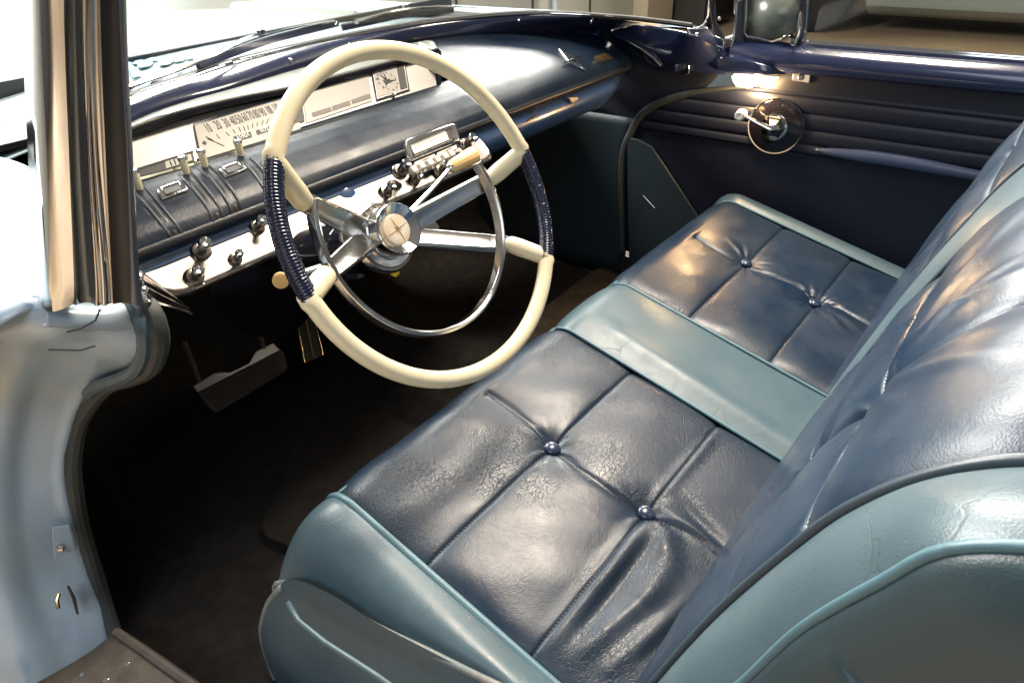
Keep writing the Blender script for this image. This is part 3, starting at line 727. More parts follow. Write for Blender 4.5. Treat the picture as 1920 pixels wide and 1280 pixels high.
for s, q in zip(('10', '20', '30', '40', '50', '60', '70', '80', '90', '100', '110'), [(-0.417, 0.4854, 0.9244), (-0.3995, 0.486, 0.925), (-0.3845, 0.4857, 0.9247), (-0.3717, 0.4859, 0.9249), (-0.3609, 0.4859, 0.9249), (-0.3494, 0.4865, 0.9255), (-0.3383, 0.4864, 0.9254), (-0.3271, 0.4864, 0.9254), (-0.3157, 0.4863, 0.9253), (-0.3027, 0.4868, 0.9258), (-0.2886, 0.487, 0.926)]):
    text('number', s, on(q, .0028), (1, 0, -.0), CY, .0235, M['ink'], sp, .42 if len(s) < 3 else .30, .0002)
tk = MB()
for a, b in [[(-0.429, 0.4772, 0.9162), (-0.4219, 0.4698, 0.9088)], [(-0.4114, 0.4761, 0.9151), (-0.4104, 0.4701, 0.9091)], [(-0.395, 0.4754, 0.9144), (-0.3935, 0.4699, 0.9089)], [(-0.3818, 0.4762, 0.9152), (-0.3818, 0.471, 0.91)], [(-0.3705, 0.4767, 0.9157), (-0.3719, 0.471, 0.91)], [(-0.362, 0.4763, 0.9153), (-0.3642, 0.4708, 0.9098)], [(-0.3541, 0.4761, 0.9151), (-0.3581, 0.4709, 0.9099)], [(-0.3448, 0.4764, 0.9154), (-0.3496, 0.4714, 0.9104)], [(-0.3345, 0.4765, 0.9155), (-0.3411, 0.4718, 0.9108)], [(-0.3241, 0.4765, 0.9155), (-0.3316, 0.472, 0.911)], [(-0.3136, 0.4766, 0.9156), (-0.3227, 0.4716, 0.9106)], [(-0.4289, 0.4743, 0.9133), (-0.412, 0.4602, 0.8992)]]:
    tk.add(tube([on(a, .0027), on(b, .0027)], .0006, 6))
tk.build('scale_marks', M['ink'], sp)
MB().add(lathe(on((-0.4371, 0.4704, 0.9094), .0026), CN, [(0, .004), (.0006, .004), (.001, .002)], 4)).build('warning_lamp', M['ink'], sp)
o1 = quad([(-0.3884, 0.468, 0.907), (-0.3571, 0.4677, 0.9067), (-0.3606, 0.4609, 0.8999), (-0.391, 0.4612, 0.9002)], .0026, .0006, 'odometer', M['window_dark'], sp)
text('digits', '15904', on((-0.3739, 0.4647, 0.9037), .0034), CX, CY, .011, M['ivory'], sp, .85, .0002)
o2 = quad([(-0.3476, 0.4671, 0.9061), (-0.3173, 0.4674, 0.9064), (-0.3206, 0.4619, 0.9009), (-0.3499, 0.4616, 0.9006)], .0026, .0006, 'trip_counter', M['window_dark'], sp)
text('digits', '0172', on((-0.3335, 0.4647, 0.9037), .0034), CX, CY, .009, M['gauge'], sp, .85, .0002)
# fuel window at the near end
fu = quad([(-0.5564, 0.4632, 0.9022), (-0.4632, 0.4644, 0.9034), (-0.4677, 0.4534, 0.8924), (-0.5625, 0.4541, 0.8931)], .0005, .0015, 'fuel_gauge', M['window_dark'], dash)
quad([(-0.5086, 0.4628, 0.9018), (-0.467, 0.4631, 0.9021), (-0.471, 0.4556, 0.8946), (-0.5137, 0.4551, 0.8941)], .0021, .0006, 'scale', M['dial'], fu)
MB().add(tube([on(q, .002) for q in [(-0.5559, 0.4638, 0.9028), (-0.462, 0.4648, 0.9038), (-0.467, 0.4532, 0.8922), (-0.5634, 0.453, 0.892)]], .0016, 6)).build('gauge_frame', M['chrome'], fu)
fm = MB()
for a, b in [[(-0.5019, 0.4618, 0.9008), (-0.5036, 0.456, 0.895)], [(-0.4948, 0.4622, 0.9012), (-0.4972, 0.4565, 0.8955)], [(-0.4893, 0.4615, 0.9005), (-0.4894, 0.4566, 0.8956)], [(-0.4814, 0.4617, 0.9007), (-0.4827, 0.4564, 0.8954)], [(-0.4746, 0.4615, 0.9005), (-0.4788, 0.4568, 0.8958)]]:
    fm.add(tube([on(a, .003), on(b, .003)], .0008, 6))
fm.build('scale_marks', M['ink'], fu)
# middle: telltale windows
M['telltale'] = mat('telltale_lens', (0.20, 0.16, 0.15), .5)
tl = quad([(-0.2532, 0.4582, 0.8972), (-0.0986, 0.4614, 0.9004), (-0.068, 0.4994, 0.9384), (-0.2253, 0.4961, 0.9351)], .0005, .0012, 'telltale_panel', M['dial'], dash)
quad([(-0.2824, 0.4614, 0.9004), (-0.2543, 0.4616, 0.9006), (-0.2358, 0.4868, 0.9258)], .0018, .0008, 'dark_panel', M['window_dark'], tl)  # dark triangular plate beside the speedometer
for qd in [[(-0.2355, 0.4633, 0.9023), (-0.1929, 0.4634, 0.9024), (-0.1902, 0.4695, 0.9085), (-0.2319, 0.469, 0.908)], [(-0.1902, 0.4637, 0.9027), (-0.1485, 0.4645, 0.9035), (-0.1447, 0.4705, 0.9095), (-0.1865, 0.4696, 0.9086)], [(-0.1429, 0.465, 0.904), (-0.098, 0.4656, 0.9046), (-0.0951, 0.472, 0.911), (-0.1408, 0.4706, 0.9096)]]:
    quad(qd, .0018, .0006, 'telltale', M['telltale'], tl)
# clock
ck = quad([(-0.0898, 0.4597, 0.8987), (-0.0027, 0.4598, 0.8988), (0.0328, 0.5039, 0.9429), (-0.0563, 0.5027, 0.9417)], .0005, .002, 'clock', M['gauge'], dash)
MB().add(tube([on(q, .003) for q in [(-0.0891, 0.4604, 0.8994), (-0.0563, 0.5027, 0.9417), (0.0316, 0.5041, 0.9431), (-0.0043, 0.461, 0.9)]], .0014, 6, closed=True)).build('clock_frame', M['chrome'], ck)
quad([(-0.0829, 0.4636, 0.9026), (-0.0274, 0.4636, 0.9026), (0.002, 0.4999, 0.9389), (-0.055, 0.4989, 0.9379)], .0026, .0008, 'clock_face', M['dial'], ck)
quad([(-0.0242, 0.4639, 0.9029), (-0.0053, 0.464, 0.903), (0.0238, 0.4999, 0.9389), (0.0045, 0.4995, 0.9385)], .0026, .0008, 'clock_side', M['window_dark'], ck)
hm = MB(); cc = on((-0.0401, 0.4811, 0.9201), .0042)
for q in [(-0.0453, 0.4928, 0.9318), (-0.0209, 0.4795, 0.9185), (-0.0534, 0.4729, 0.9119), (-0.0359, 0.4938, 0.9328)]: hm.add(tube([cc, on(q, .0042)], [.0013, .0005], 6))
hm.add(frame_box(cc, CX, CY, CN, .016, .008, .001))
hm.build('hands', M['ink'], ck)
for k, s in enumerate(('12', '1', '2', '3', '4', '5', '6', '7', '8', '9', '10', '11')):
    a = math.radians(90 - 30 * k)
    text('numeral', s, tuple(np.array(on((-0.0401, 0.4811, 0.9201), .0040)) + .021 * math.cos(a) * np.array(CX) + .020 * math.sin(a) * np.array(CY)), CX, CY, .0075, M['ink'], ck, .9, .0002)
MB().add(lathe(on((-0.0468, 0.4601, 0.8991), .003), CN, [(0, .0045), (.004, .004), (.006, .002)], 14)).build('clock_setter', M['satin'], ck)

# visor over the cluster
VL = [(-0.546, 0.497, 0.941), (-0.523, 0.497, 0.945), (-0.482, 0.497, 0.949), (-0.446, 0.497, 0.953), (-0.353, 0.497, 0.952), (-0.228, 0.497, 0.946), (-0.055, 0.497, 0.946), (0.09, 0.497, 0.947), (0.125, 0.497, 0.948)]
VLr = resample(VL, 40)
MB().add(tube([tuple(p) for p in VLr], .0052, 10)).build('visor_lip', M['black_gloss'], dash)
MB().add(tube([tuple(p + np.array((0, .004, -.007))) for p in VLr], .0022, 8)).build('visor_inner_bead', M['black_gloss'], dash)
VB = [(-.64, .45, .938)] + [(-0.502, 0.553, 0.943), (-0.389, 0.598, 0.943), (-0.282, 0.614, 0.943), (-0.119, 0.646, 0.943), (0.059, 0.66, 0.941), (0.248, 0.654, 0.936)]
VB = resample(VB, 40); VBc = [VLr[k] * .5 + VB[k] * .5 + np.array((0, 0, .008)) for k in range(40)]
MB().add(loft([[tuple(p + np.array((0, .002, .004))) for p in VLr], [tuple(p) for p in VBc], [tuple(p + np.array((0, .02, -.004))) for p in VB]], 40, 16)).build('visor_top', mat('reflection_grey_vinyl', (0.075, 0.075, 0.055), .32, bump=(420, .3, .0006)), dash, 0, solid=.004)  # olive-grey reflection on the dark visor top is part of this colour
MB().add(loft([[tuple(p + np.array((0, .005, -.003))) for p in VLr], [tuple(p + np.array((0, .030, .002))) for p in VLr]], 40, 4)).build('visor_under', M['black'], dash, 0, solid=.003)
MB().add(prism([(0.123, 0.497, 0.952), (0.134, 0.495, 0.947), (0.079, 0.45, 0.888), (0.066, 0.45, 0.891)], (0.004, .06, .01))).build('visor_end', M['black_gloss'], dash, bevel=.003)
MB().add(prism([(0.0771, 0.5004, 0.9394), (0.1329, 0.5049, 0.9439), (0.0748, 0.4481, 0.8871), (0.0871, 0.4477, 0.8867)], (0, .012, -.012))).build('visor_cheek', M['rubber'], dash)

# slots, flaps, levers and indicator windows on the near half of the pad
def pad_line(pts, n, lift):
    P = resample(pts, n)
    return [(p[0], p[1] - .35 * lift, p[2] + .94 * lift) for p in P]


for pts in [[(-0.5709, 0.4268, 0.8855), (-0.5737, 0.3949, 0.8727), (-0.5751, 0.3683, 0.857), (-0.5744, 0.3537, 0.8427), (-0.5739, 0.3505, 0.8376)], [(-0.4984, 0.4331, 0.8871), (-0.5009, 0.4044, 0.8772), (-0.5043, 0.3748, 0.8616), (-0.5074, 0.3545, 0.8441), (-0.5084, 0.3497, 0.8364)], [(-0.4682, 0.4313, 0.8866), (-0.4679, 0.4065, 0.878), (-0.472, 0.3759, 0.8622), (-0.476, 0.3558, 0.8461), (-0.4774, 0.3506, 0.8377)], [(-0.405, 0.4164, 0.8817), (-0.4059, 0.3932, 0.8718), (-0.4105, 0.3653, 0.8546), (-0.4118, 0.3523, 0.8405)]]:
    sl = MB().add(tube(pad_line(pts, 24, .0004), .0056, 8, flat=.35)).build('lever_slot', M['black'], dash)
    for s in (-1, 1):
        MB().add(tube([(p[0] + s * .0082, p[1], p[2]) for p in pad_line(pts, 24, .0006)], .0032, 8)).build('slot_edge', M['lip'], sl)
for pts in [[(-0.5891, 0.4101, 0.8793), (-0.5872, 0.3867, 0.8682), (-0.5899, 0.3614, 0.8515), (-0.5893, 0.3499, 0.8349)]]:
    MB().add(tube(pad_line(pts, 20, .0006), .0018, 6)).build('pad_seam', M['lip'], dash)
for q in [(-0.569, 0.428, 0.886), (-0.496, 0.43, 0.884), (-0.464, 0.432, 0.885), (-0.402, 0.432, 0.883)]:
    ax = np.array((.0, .05, 1.0)); ax /= np.linalg.norm(ax)
    lv = MB().add(lathe(q, ax, [(-.004, .0035), (0, .0042), (.012, .0055), (.024, .0064)], 14)).build('lever', M['cream'], dash)
    MB().add(lathe(np.array(q) + ax * .0242, ax, [(0, .0066), (.003, .0070), (.0055, .0062), (.006, .0045), (.0048, .002), (.0056, .001)], 14)).build('lever_cap', M['chrome'], lv)
for qs in [[(-0.5549, 0.4148, 0.8811), (-0.5129, 0.4152, 0.8813), (-0.5175, 0.3944, 0.8724), (-0.5596, 0.3938, 0.8721)], [(-0.4558, 0.4146, 0.881), (-0.4144, 0.4167, 0.8819), (-0.4188, 0.3962, 0.8734), (-0.4596, 0.3949, 0.8727)]]:
    n = np.array((0, -.42, .91)); c0 = sum(np.array(q) for q in qs) / 4
    f = MB().add(prism([tuple(np.array(q) - n * .004) for q in qs], tuple(n * .010))).build('indicator_housing', M['chrome_worn'], dash, 40, bevel=.0022)
    sh = lambda k, h: tuple(c0 + (np.array(qs[k]) - c0) * np.array((.62, .72, .72)) + n * h)
    MB().add(prism([sh(k, .0062) for k in range(4)], tuple(n * .0008))).build('indicator_window', M['window_dark'], f)
    MB().add(tube([sh(k, .0075) for k in range(4)], .0011, 6, closed=True)).build('window_frame', M['chrome'], f)

# knobs on the brushed panel
M['chrome_dark'] = mat('dull_chrome', (0.26, 0.23, 0.20), .22, metal=1)
KN = np.array((0, -.743, .669))


def knob(q, size, name='knob'):
    q = np.array(q)
    k = MB().add(lathe(q - KN * .002, KN, [(0, .0135 * size), (.004, .0135 * size), (.006, .0115 * size), (.010, .0105 * size), (.011, .006 * size)], 28)).build(name, M['chrome_dark'], dash)
    MB().add(lathe(q, KN, [(.008, .0064 * size), (.019 * size + .006, .0058 * size)], 18)).build('knob_stem', M['chrome_dark'], k)
    MB().add(lathe(q + KN * (.019 * size + .005), KN, [(0, .0062 * size), (.0012, .0076 * size), (.007, .0076 * size), (.0085, .0068 * size), (.0075, .0045 * size), (.0068, .001)], 24)).build('knob_cap', M['chrome'], k)
    return k


for q, s in zip([(-0.4548, 0.3476, 0.805), (-0.5504, 0.3457, 0.803), (-0.5171, 0.3179, 0.784), (-0.5831, 0.3171, 0.7836), (-0.216, 0.322, 0.7866), (-0.1461, 0.3213, 0.7861)], (.95, 1.15, .8, 1.1, 1.0, .8)):
    knob(q, s)
MB().add(lathe((-0.2773, 0.3463, 0.8036), KN, [(-.002, .016), (.0015, .015), (.003, .011), (.0034, .002)], 24)).build('panel_badge', M['panel_blue'], dash)
text('lettering', 'LIGHTS', tuple(np.array((-0.3866, 0.3232, 0.7873)) + KN * .0008), CX, (0, .669, .743), .007, M['ink'], dash, .8, .0002)

# radio
RN = KN


def onr(q, h): return tuple(np.array(q) + RN * h)


rad = MB().add(prism([(-0.1319, 0.3515, 0.8467), (-0.1183, 0.3563, 0.852), (0.0033, 0.3563, 0.852), (0.0111, 0.3515, 0.8467), (-0.0004, 0.3335, 0.8267), (-0.0076, 0.3301, 0.8229), (-0.1349, 0.3293, 0.822), (-0.1434, 0.3335, 0.8267)], tuple(-RN * .03))).build('radio', M['chrome_worn'], dash, 40, bevel=.004)
MB().add(prism([(-0.1202, 0.3463, 0.8424), (-0.0142, 0.348, 0.8444), (-0.0192, 0.3354, 0.8303), (-0.1248, 0.3343, 0.8291)], tuple(-RN * .004))).build('radio_dial', M['ivory'], rad, bevel=.0006)
MB().add(prism([(-0.0258, 0.347, 0.8444), (-0.015, 0.3473, 0.8447), (-0.02, 0.3346, 0.8306), (-0.0307, 0.3344, 0.8304)], tuple(-RN * .002))).build('dial_end', M['window_dark'], rad)
MB().add(tube([(-0.1233, 0.3458, 0.8433), (-0.0124, 0.3481, 0.8459), (-0.0178, 0.3339, 0.8301), (-0.1271, 0.3321, 0.8281)], .0018, 8, closed=True)).build('dial_bezel', M['chrome'], rad)
rt = MB()
for k in range(12):
    q = np.array((-0.1138, 0.3412, 0.8376)) * (1 - k / 11) + np.array((-0.0373, 0.3424, 0.839)) * k / 11
    rt.add(frame_box(q, CX, (0, .669, .743), RN, .0008, .003, .0004))
rt.build('scale_marks', M['ink'], rad)
for qs, s in (([(-0.1337, 0.3271, 0.8181), (-0.0803, 0.3276, 0.8187), (-0.0832, 0.3228, 0.8133), (-0.1354, 0.3222, 0.8126)], 'TOWN'), ([(-0.0731, 0.3277, 0.8187), (-0.0195, 0.3281, 0.8192), (-0.0245, 0.3227, 0.8132), (-0.0768, 0.3222, 0.8126)], 'COUNTRY')):
    bar = MB().add(prism(qs, tuple(-RN * .008))).build('selector_bar', M['ivory'], rad, 40, bevel=.001)
    c0 = sum(np.array(q) for q in qs) / 4
    text('lettering', s, onr(c0, .0004), np.array(qs[1]) - np.array(qs[0]), (0, .669, .743), .0062, M['ink'], rad, 1.0, .0002)
pb = [(-0.1484, 0.3225, 0.8055), (-0.0366, 0.3223, 0.8053), (-0.042, 0.3154, 0.7977), (-0.1511, 0.3156, 0.7978)]
MB().add(prism(pb, tuple(-RN * .012))).build('button_tray', M['satin'], rad, bevel=.001)
for q in [(-0.1455, 0.3195, 0.8082), (-0.1245, 0.3201, 0.8088), (-0.1038, 0.32, 0.8087), (-0.0838, 0.3202, 0.8089), (-0.0633, 0.3203, 0.8091), (-0.0456, 0.3204, 0.8092)]:
    MB().add(frame_box(q, CX, (0, .669, .743), RN, .0125, .0125, .012)).build('push_button', M['ivory'], rad, bevel=.0015)
for q, s in (((-0.1746, 0.3256, 0.8119), 1.1), ((0.0022, 0.3262, 0.8126), 1.0), ((-0.0864, 0.3135, 0.7895), .95)):
    k = knob(q, s, 'radio_knob')

# emblem and name on the glovebox lid
PN = np.array((0, -.40, .916))
def onp(q, h): return tuple(np.array(q) + PN * h)
eg = [onp(q, .0050) for q in [(0.4829, 0.4431, 0.8897), (0.4836, 0.3997, 0.8753), (0.4732, 0.3632, 0.853), (0.4503, 0.3922, 0.8712)]]
star = MB().add(tube(eg, .0021, 8, closed=True)).add(tube([eg[0], eg[2]], .0020, 8)).build('emblem', M['chrome'], dash, 30)
MB().add(tube([onp(q, .0062) for q in [(0.4312, 0.3958, 0.8732), (0.4678, 0.3966, 0.8736), (0.5091, 0.3983, 0.8746)]], [.0012, .0034, .0012], 8)).build('emblem_cross', M['chrome'], star, 30)
MB().add(tube([onp(q, .0050) for q in [(0.4626, 0.41, 0.8793), (0.4633, 0.3812, 0.8651)]], .0018, 6)).build('emblem_bar', M['chrome'], star)
a, b = [(0.5182, 0.3731, 0.8606), (0.6253, 0.3724, 0.8602)]
text('lettering', 'PREMIERE', onp((0.5696, 0.3721, 0.8601), .009), np.array(b) - np.array(a), (0, .916, .40), .034, M['gold'], dash, .35, .0015)

# ------------------------------------------------------------------ steering column
col_ = empty('steering_column', tuple(wp(0, 0, -.30)), 'dark blue steering column with chrome gear selector collar and gear lever', 'steering column')
MB().add(lathe(wp(0, 0, 0), -WN, [(.120, .036), (.165, .038), (.20, .040), (.205, .046), (.26, .050), (.33, .056), (.40, .066), (.46, .082), (.50, .10)], 40)).build('column_cover', M['black_gloss'], col_, 40)
MB().add(lathe(wp(0, -.004, 0), -WN, [(.106, .030), (.110, .047), (.116, .0505), (.122, .0505), (.158, .046), (.165, .040)], 48)).build('selector_collar', M['chrome_worn'], col_, 40)
MB().add(lathe(wp(0, -.004, 0), -WN, [(.1085, .032), (.109, .0465)], 48, caps=False)).build('selector_face', mat('selector_face', (0.20, 0.16, 0.15), .4, metal=.5), col_, 0)
for s, dg in (('R', 64), ('N', 78), ('D', 93), ('L', 108), ('P', 122)):
    a = math.radians(dg); q = wp(.0398 * math.cos(a), -.004 + .0398 * math.sin(a), -.1075)
    ey = math.cos(a) * WU + math.sin(a) * WV; ex = math.sin(a) * WU - math.cos(a) * WV
    text('lettering', s, tuple(q), ex, ey, .011, M['ivory'], col_, .8, .0003)
# gear lever
g0 = wp(.03, .02, -.145)
GL = [tuple(g0)] + [(-0.317, 0.1639, 0.8183), (-0.2537, 0.1762, 0.8284), (-0.1877, 0.1874, 0.847)]
MB().add(tube(resample(GL, 20), list(np.linspace(.0048, .0036, 20)), 10)).build('gear_lever', M['satin'], col_)
k0 = np.array((-0.1825, 0.1884, 0.8488)); k1 = np.array((-0.1261, 0.1865, 0.8535))
ax = (k1 - k0); ln = np.linalg.norm(ax); ax /= ln
MB().add(lathe(k0 - ax * .006, ax, [(0, .006), (.004, .0075), (.008, .0075), (.010, .006)], 20)).build('lever_ferrule', M['chrome'], col_)
V, F = lathe(k0, ax, [(0, .008), (.004, .0105), (ln * .5, .0128), (ln - .004, .0150), (ln, .0138), (ln + .0012, .008)], 56)
Vn = []
for i, v in enumerate(V):
    ring, k = divmod(i, 56)
    c0 = k0 + ax * (np.array(v) - k0).dot(ax)
    f = .965 if (k % 4 < 1 and 0 < ring < 4) else 1.0
    Vn.append(tuple(c0 + (np.array(v) - c0) * f))
MB().add((Vn, F)).build('gear_knob', M['cream_old'], col_, 50)
# indicator lever with its cream end
t0 = wp(-.03, -.01, -.15); t1 = np.array((-0.5414, 0.1564, 0.8135))
MB().add(tube([tuple(t0), tuple(t0 * .4 + t1 * .6), tuple(t1)], [.0045, .004, .004], 10)).build('indicator_lever', M['chrome'], col_)
vdir = np.array(cam.location) - t1; vdir /= np.linalg.norm(vdir)
MB().add(lathe(t1 - WN * .004, (-.6, -.75, .25), [(0, .006), (.003, .0105), (.008, .0105), (.0095, .008), (.009, .006), (.0105, .0055), (.0108, .001)], 24)).build('lever_end', M['cream_old'], col_)
# yellow tag hanging under the collar
tg = empty('yellow_tag', (-0.3904, 0.114, 0.7693), 'small bright yellow tag hanging under the gear selector collar', 'tag')
MB().add(prism([(-0.3984, 0.1158, 0.7731), (-0.3825, 0.1161, 0.773), (-0.3832, 0.1123, 0.7658), (-0.3912, 0.111, 0.7636), (-0.3971, 0.1137, 0.7689)], tuple(-WN * .003))).build('tag', M['yellow'], tg, bevel=.0006)
MB().add(tube([(-0.3943, 0.1125, 0.7731), (-0.3941, 0.1178, 0.781), (-0.3993, 0.1189, 0.7811)], .0008, 6)).build('string', M['rubber'], tg)

# ------------------------------------------------------------------ steering wheel
whl = empty('steering_wheel', tuple(wp(0, 0, -.09)), 'cream steering wheel with navy laced grips, chrome spokes and a half horn ring', 'steering wheel')
R0 = .2105


def rim_path(a0, a1, n):
    return [wpol(a, R0, 0) for a in np.linspace(a0, a1, n)]


def cream_section(a0, a1, tip0, tip1, name):
    """one cream casting: spoke stub, elbow, the arc of the rim, elbow, spoke stub"""
    arc = rim_path(a0 + (3.0 if a1 > a0 else -3.0), a1 - (3.0 if a1 > a0 else -3.0), 60)
    e0 = wpol(a0, R0 + .003, 0); e1 = wpol(a1, R0 + .003, 0)
    t0 = wp(*tip0); t1 = wp(*tip1)
    def elbow(t, e, a):      # stub then a tight bend into the arc
        return [t, t * .75 + e * .25, t * .45 + e * .55, t * .16 + e * .84, e + (t - e) * .05 + (a - e) * .09, e + (a - e) * .45]
    P = elbow(t0, e0, arc[0]) + arc + elbow(t1, e1, arc[-1])[::-1]
    n = len(P); r = [.0112] * n
    rs = (.0122, .0132, .0128, .0128, .0126, .0116)
    for k in range(6): r[k] = rs[k]; r[n - 1 - k] = rs[k]
    # a gentle dome closing each stub
    dome0 = P[0] + (P[0] - P[1]) / np.linalg.norm(P[0] - P[1]) * .006; dome1 = P[-1] + (P[-1] - P[-2]) / np.linalg.norm(P[-1] - P[-2]) * .006
    P = [dome0] + P + [dome1]; r = [.0088] + r + [.0088]
    return MB().add(tube(P, r, 20, up=tuple(WN))).build(name, M['cream'], whl, 60)


cream_section(6.5, 143.5, (.166, .0078, -.038), (-.140, .0765, -.033), 'rim')
cream_section(-37.5, -174.5, (.146, -.090, -.038), (-.160, -.0085, -.030), 'rim')


def lacing(a0, a1):
    n = 300; P = rim_path(a0, a1, n); cyc = 42
    r = [.0098 + .0008 * abs(math.sin(math.pi * cyc * k / n)) for k in range(n)]
    r[0] = r[-1] = .0085
    g = MB().add(tube(P, r, 18, up=tuple(WN))).build('grip', M['wrap'], whl, 60)
    # the plaited seams that run along the grip
    for off in (20, 160):
        mb = MB()
        for k in range(60):
            a = a0 + (a1 - a0) * (k + .5) / 60
            rad = np.cos(math.radians(a)) * WU + np.sin(math.radians(a)) * WV
            tg_ = -np.sin(math.radians(a)) * WU + np.cos(math.radians(a)) * WV
            o = math.cos(math.radians(off)) * rad + math.sin(math.radians(off)) * WN
            c = wpol(a, R0, 0) + o * .0103
            b = np.cross(o, tg_)
            mb.add(tube([c - b * .0024 - tg_ * .0012, c + o * .0007, c + b * .0024 + tg_ * .0012], .0009, 6))
        mb.build('lacing', M['wrap'], g, 0)
    return g


lacing(143.0, 186.5)
lacing(7.0, -38.5)

# chrome spokes: ridged arms from the hub to the stubs, each pair meeting in a V
M['spoke'] = mat('spoke_chrome', (0.60, 0.575, 0.545), .20, metal=1, rvar=.06)


def arm(p0, p1, w0, w1, other):
    p0 = wp(*p0); p1 = wp(*p1); t = p1 - p0; t /= np.linalg.norm(t)
    s = np.cross(WN, t); s /= np.linalg.norm(s)
    n = np.cross(t, s)
    if s @ (other - p0) < 0: s = -s
    rows = []
    for f in np.linspace(0, 1, 16):
        c = p0 + (p1 - p0) * f; w = w0 + (w1 - w0) * f; hgt = .010 - .003 * f
        sec = [(-1.0, -.9), (-1.0, .25), (-.82, .85), (-.6, 1.0), (-.45, .86), (.1, .42), (.62, .12), (.95, .06), (1.0, -.1), (.9, -.8), (0, -1.05)]
        rows.append([tuple(c + s * w * a + n * hgt * b) for a, b in sec])
    m = len(rows[0]); V = [p for r in rows for p in r]; F = []
    for i in range(len(rows) - 1):
        for k in range(m):
            F.append((i * m + k, i * m + (k + 1) % m, (i + 1) * m + (k + 1) % m, (i + 1) * m + k))
    F.append(tuple(range(m))[::-1]); F.append(tuple((len(rows) - 1) * m + k for k in range(m)))
    return MB().add((V, F)).build('spoke', M['spoke'], whl, 30, bevel=.0012)


midL = wp(-.16, .03, -.03); midR = wp(.17, -.045, -.03)
arm((-.020, .012, -.114), (-.139, .0765, -.034), .0185, .0125, midL)
arm((-.020, .006, -.114), (-.158, -.0085, -.032), .0185, .0125, midL)
arm((.020, -.003, -.116), (.165, .0075, -.040), .0165, .0130, midR)
arm((.020, -.010, -.116), (.145, -.0895, -.040), .0165, .0130, midR)
# webs filling the crotch of each V
for sg, pts in ((-1, [(-.026, .010, -.108), (-.070, .036, -.086), (-.082, .020, -.090), (-.076, .003, -.084)]), (1, [(.026, -.008, -.112), (.074, .001, -.092), (.086, -.024, -.096), (.070, -.044, -.092)])):
    MB().add(prism([tuple(wp(*p)) for p in pts], tuple(-WN * .006))).build('spoke_web', M['spoke'], whl, bevel=.002)
# horn ring: bottom arc from stub to stub, left and right ends rising to the upper spokes
hr = [wpol(a, .1495, -.031) for a in np.linspace(150, 374, 90)]
n = len(hr); V = []; F = []
sec = [(-.0035, -.006), (-.0035, .003), (-.001, .0048), (.0022, .0035), (.0035, -.002), (.003, -.0065)]
for i, a in enumerate(np.linspace(150, 374, n)):
    rad = math.cos(math.radians(a)) * WU + math.sin(math.radians(a)) * WV
    for x, y in sec: V.append(tuple(hr[i] + rad * x * 1.25 + WN * y * 1.6))
m = len(sec)
for i in range(n - 1):
    for k in range(m): F.append((i * m + k, i * m + (k + 1) % m, (i + 1) * m + (k + 1) % m, (i + 1) * m + k))
F.append(tuple(range(m))[::-1]); F.append(tuple((n - 1) * m + k for k in range(m)))
MB().add((V, F)).build('horn_ring', M['chrome_worn'], whl, 40, bevel=.0006)
# hub: barrel, flared cup and the crystal badge in it
hub = MB().add(lathe(wp(0, 0, 0), WN, [(-.125, .040), (-.112, .0405), (-.110, .0380), (-.0985, .0365), (-.0975, .0350), (-.0955, .0350), (-.0945, .0360), (-.078, .0360), (-.0745, .0362), (-.0728, .0352), (-.0732, .0342)], 64, caps=False)).build('hub', M['chrome'], whl, 35)
cup = MB()
cup.add(lathe(wp(0, 0, 0), WN, [(-.0732, .0338), (-.0802, .0228)], 26, caps=False))
cup.build('hub_cup', M['chrome'], hub, 5)
MB().add(lathe(wp(0, 0, 0), WN, [(-.0825, .0224), (-.0800, .0222), (-.0788, .020), (-.0779, .012), (-.0776, .003), (-.0776, .0004)], 32)).build('badge', M['crystal'], hub, 60)
st = MB()
for dg, rr_, w in ((100, .0195, .0011), (190, .0195, .0011), (280, .0195, .0011), (10, .0195, .0011), (55, .011, .0007), (145, .011, .0007), (235, .011, .0007), (325, .011, .0007)):
    st.add(tube([wpol(dg, .0005, -.0772), wpol(dg, rr_ * .5, -.0776), wpol(dg, rr_, -.0788)], [w * .8, w * .6, w * .3], 6))
st.build('star', mat('amber_star', (0.45, 0.24, 0.09), .4), hub, 0)
MB().add(lathe(wp(0, 0, 0), -WN, [(.108, .030), (.150, .030)], 24)).build('hub_shaft', M['satin'], whl)

# ------------------------------------------------------------------ bench seat
seat = empty('bench_seat', (0.0, -.25, .20), 'two tone navy and teal leather front bench seat with buttoned cushions', 'seat')
SN = np.array((0, -.2247, .9744)); SD = np.array((0, -.9744, .0)) + np.array((0, 0, -.2247)); RR = .05


def cush(x, s):
    """point and outward normal of the bare cushion: flat to the rear, rolled over the front edge"""
    if s >= 0:
        return np.array((x, 0, .556)) + SD * s, SN
    ph = min(-s / RR, math.radians(103)); extra = max(0, -s - RR * math.radians(103))
    c0 = np.array((x, 0, .556)) - SN * RR
    n = SN * math.cos(ph) - SD * math.sin(ph)
    t = -SD * math.cos(ph) - SN * math.sin(ph)
    return c0 + n * RR + t * extra, n


BPc = [(-.392, .40), (-.398, .44), (-.405, .47), (-.440, .60), (-.482, .74), (-.515, .83), (-.545, .90), (-.585, .955), (-.632, .985), (-.70, .995), (-.77, .985), (-.81, .95)]
_bp = resample(BPc, 400); _bl = np.r_[0, np.cumsum(np.linalg.norm(np.diff(_bp, axis=0), axis=1))]


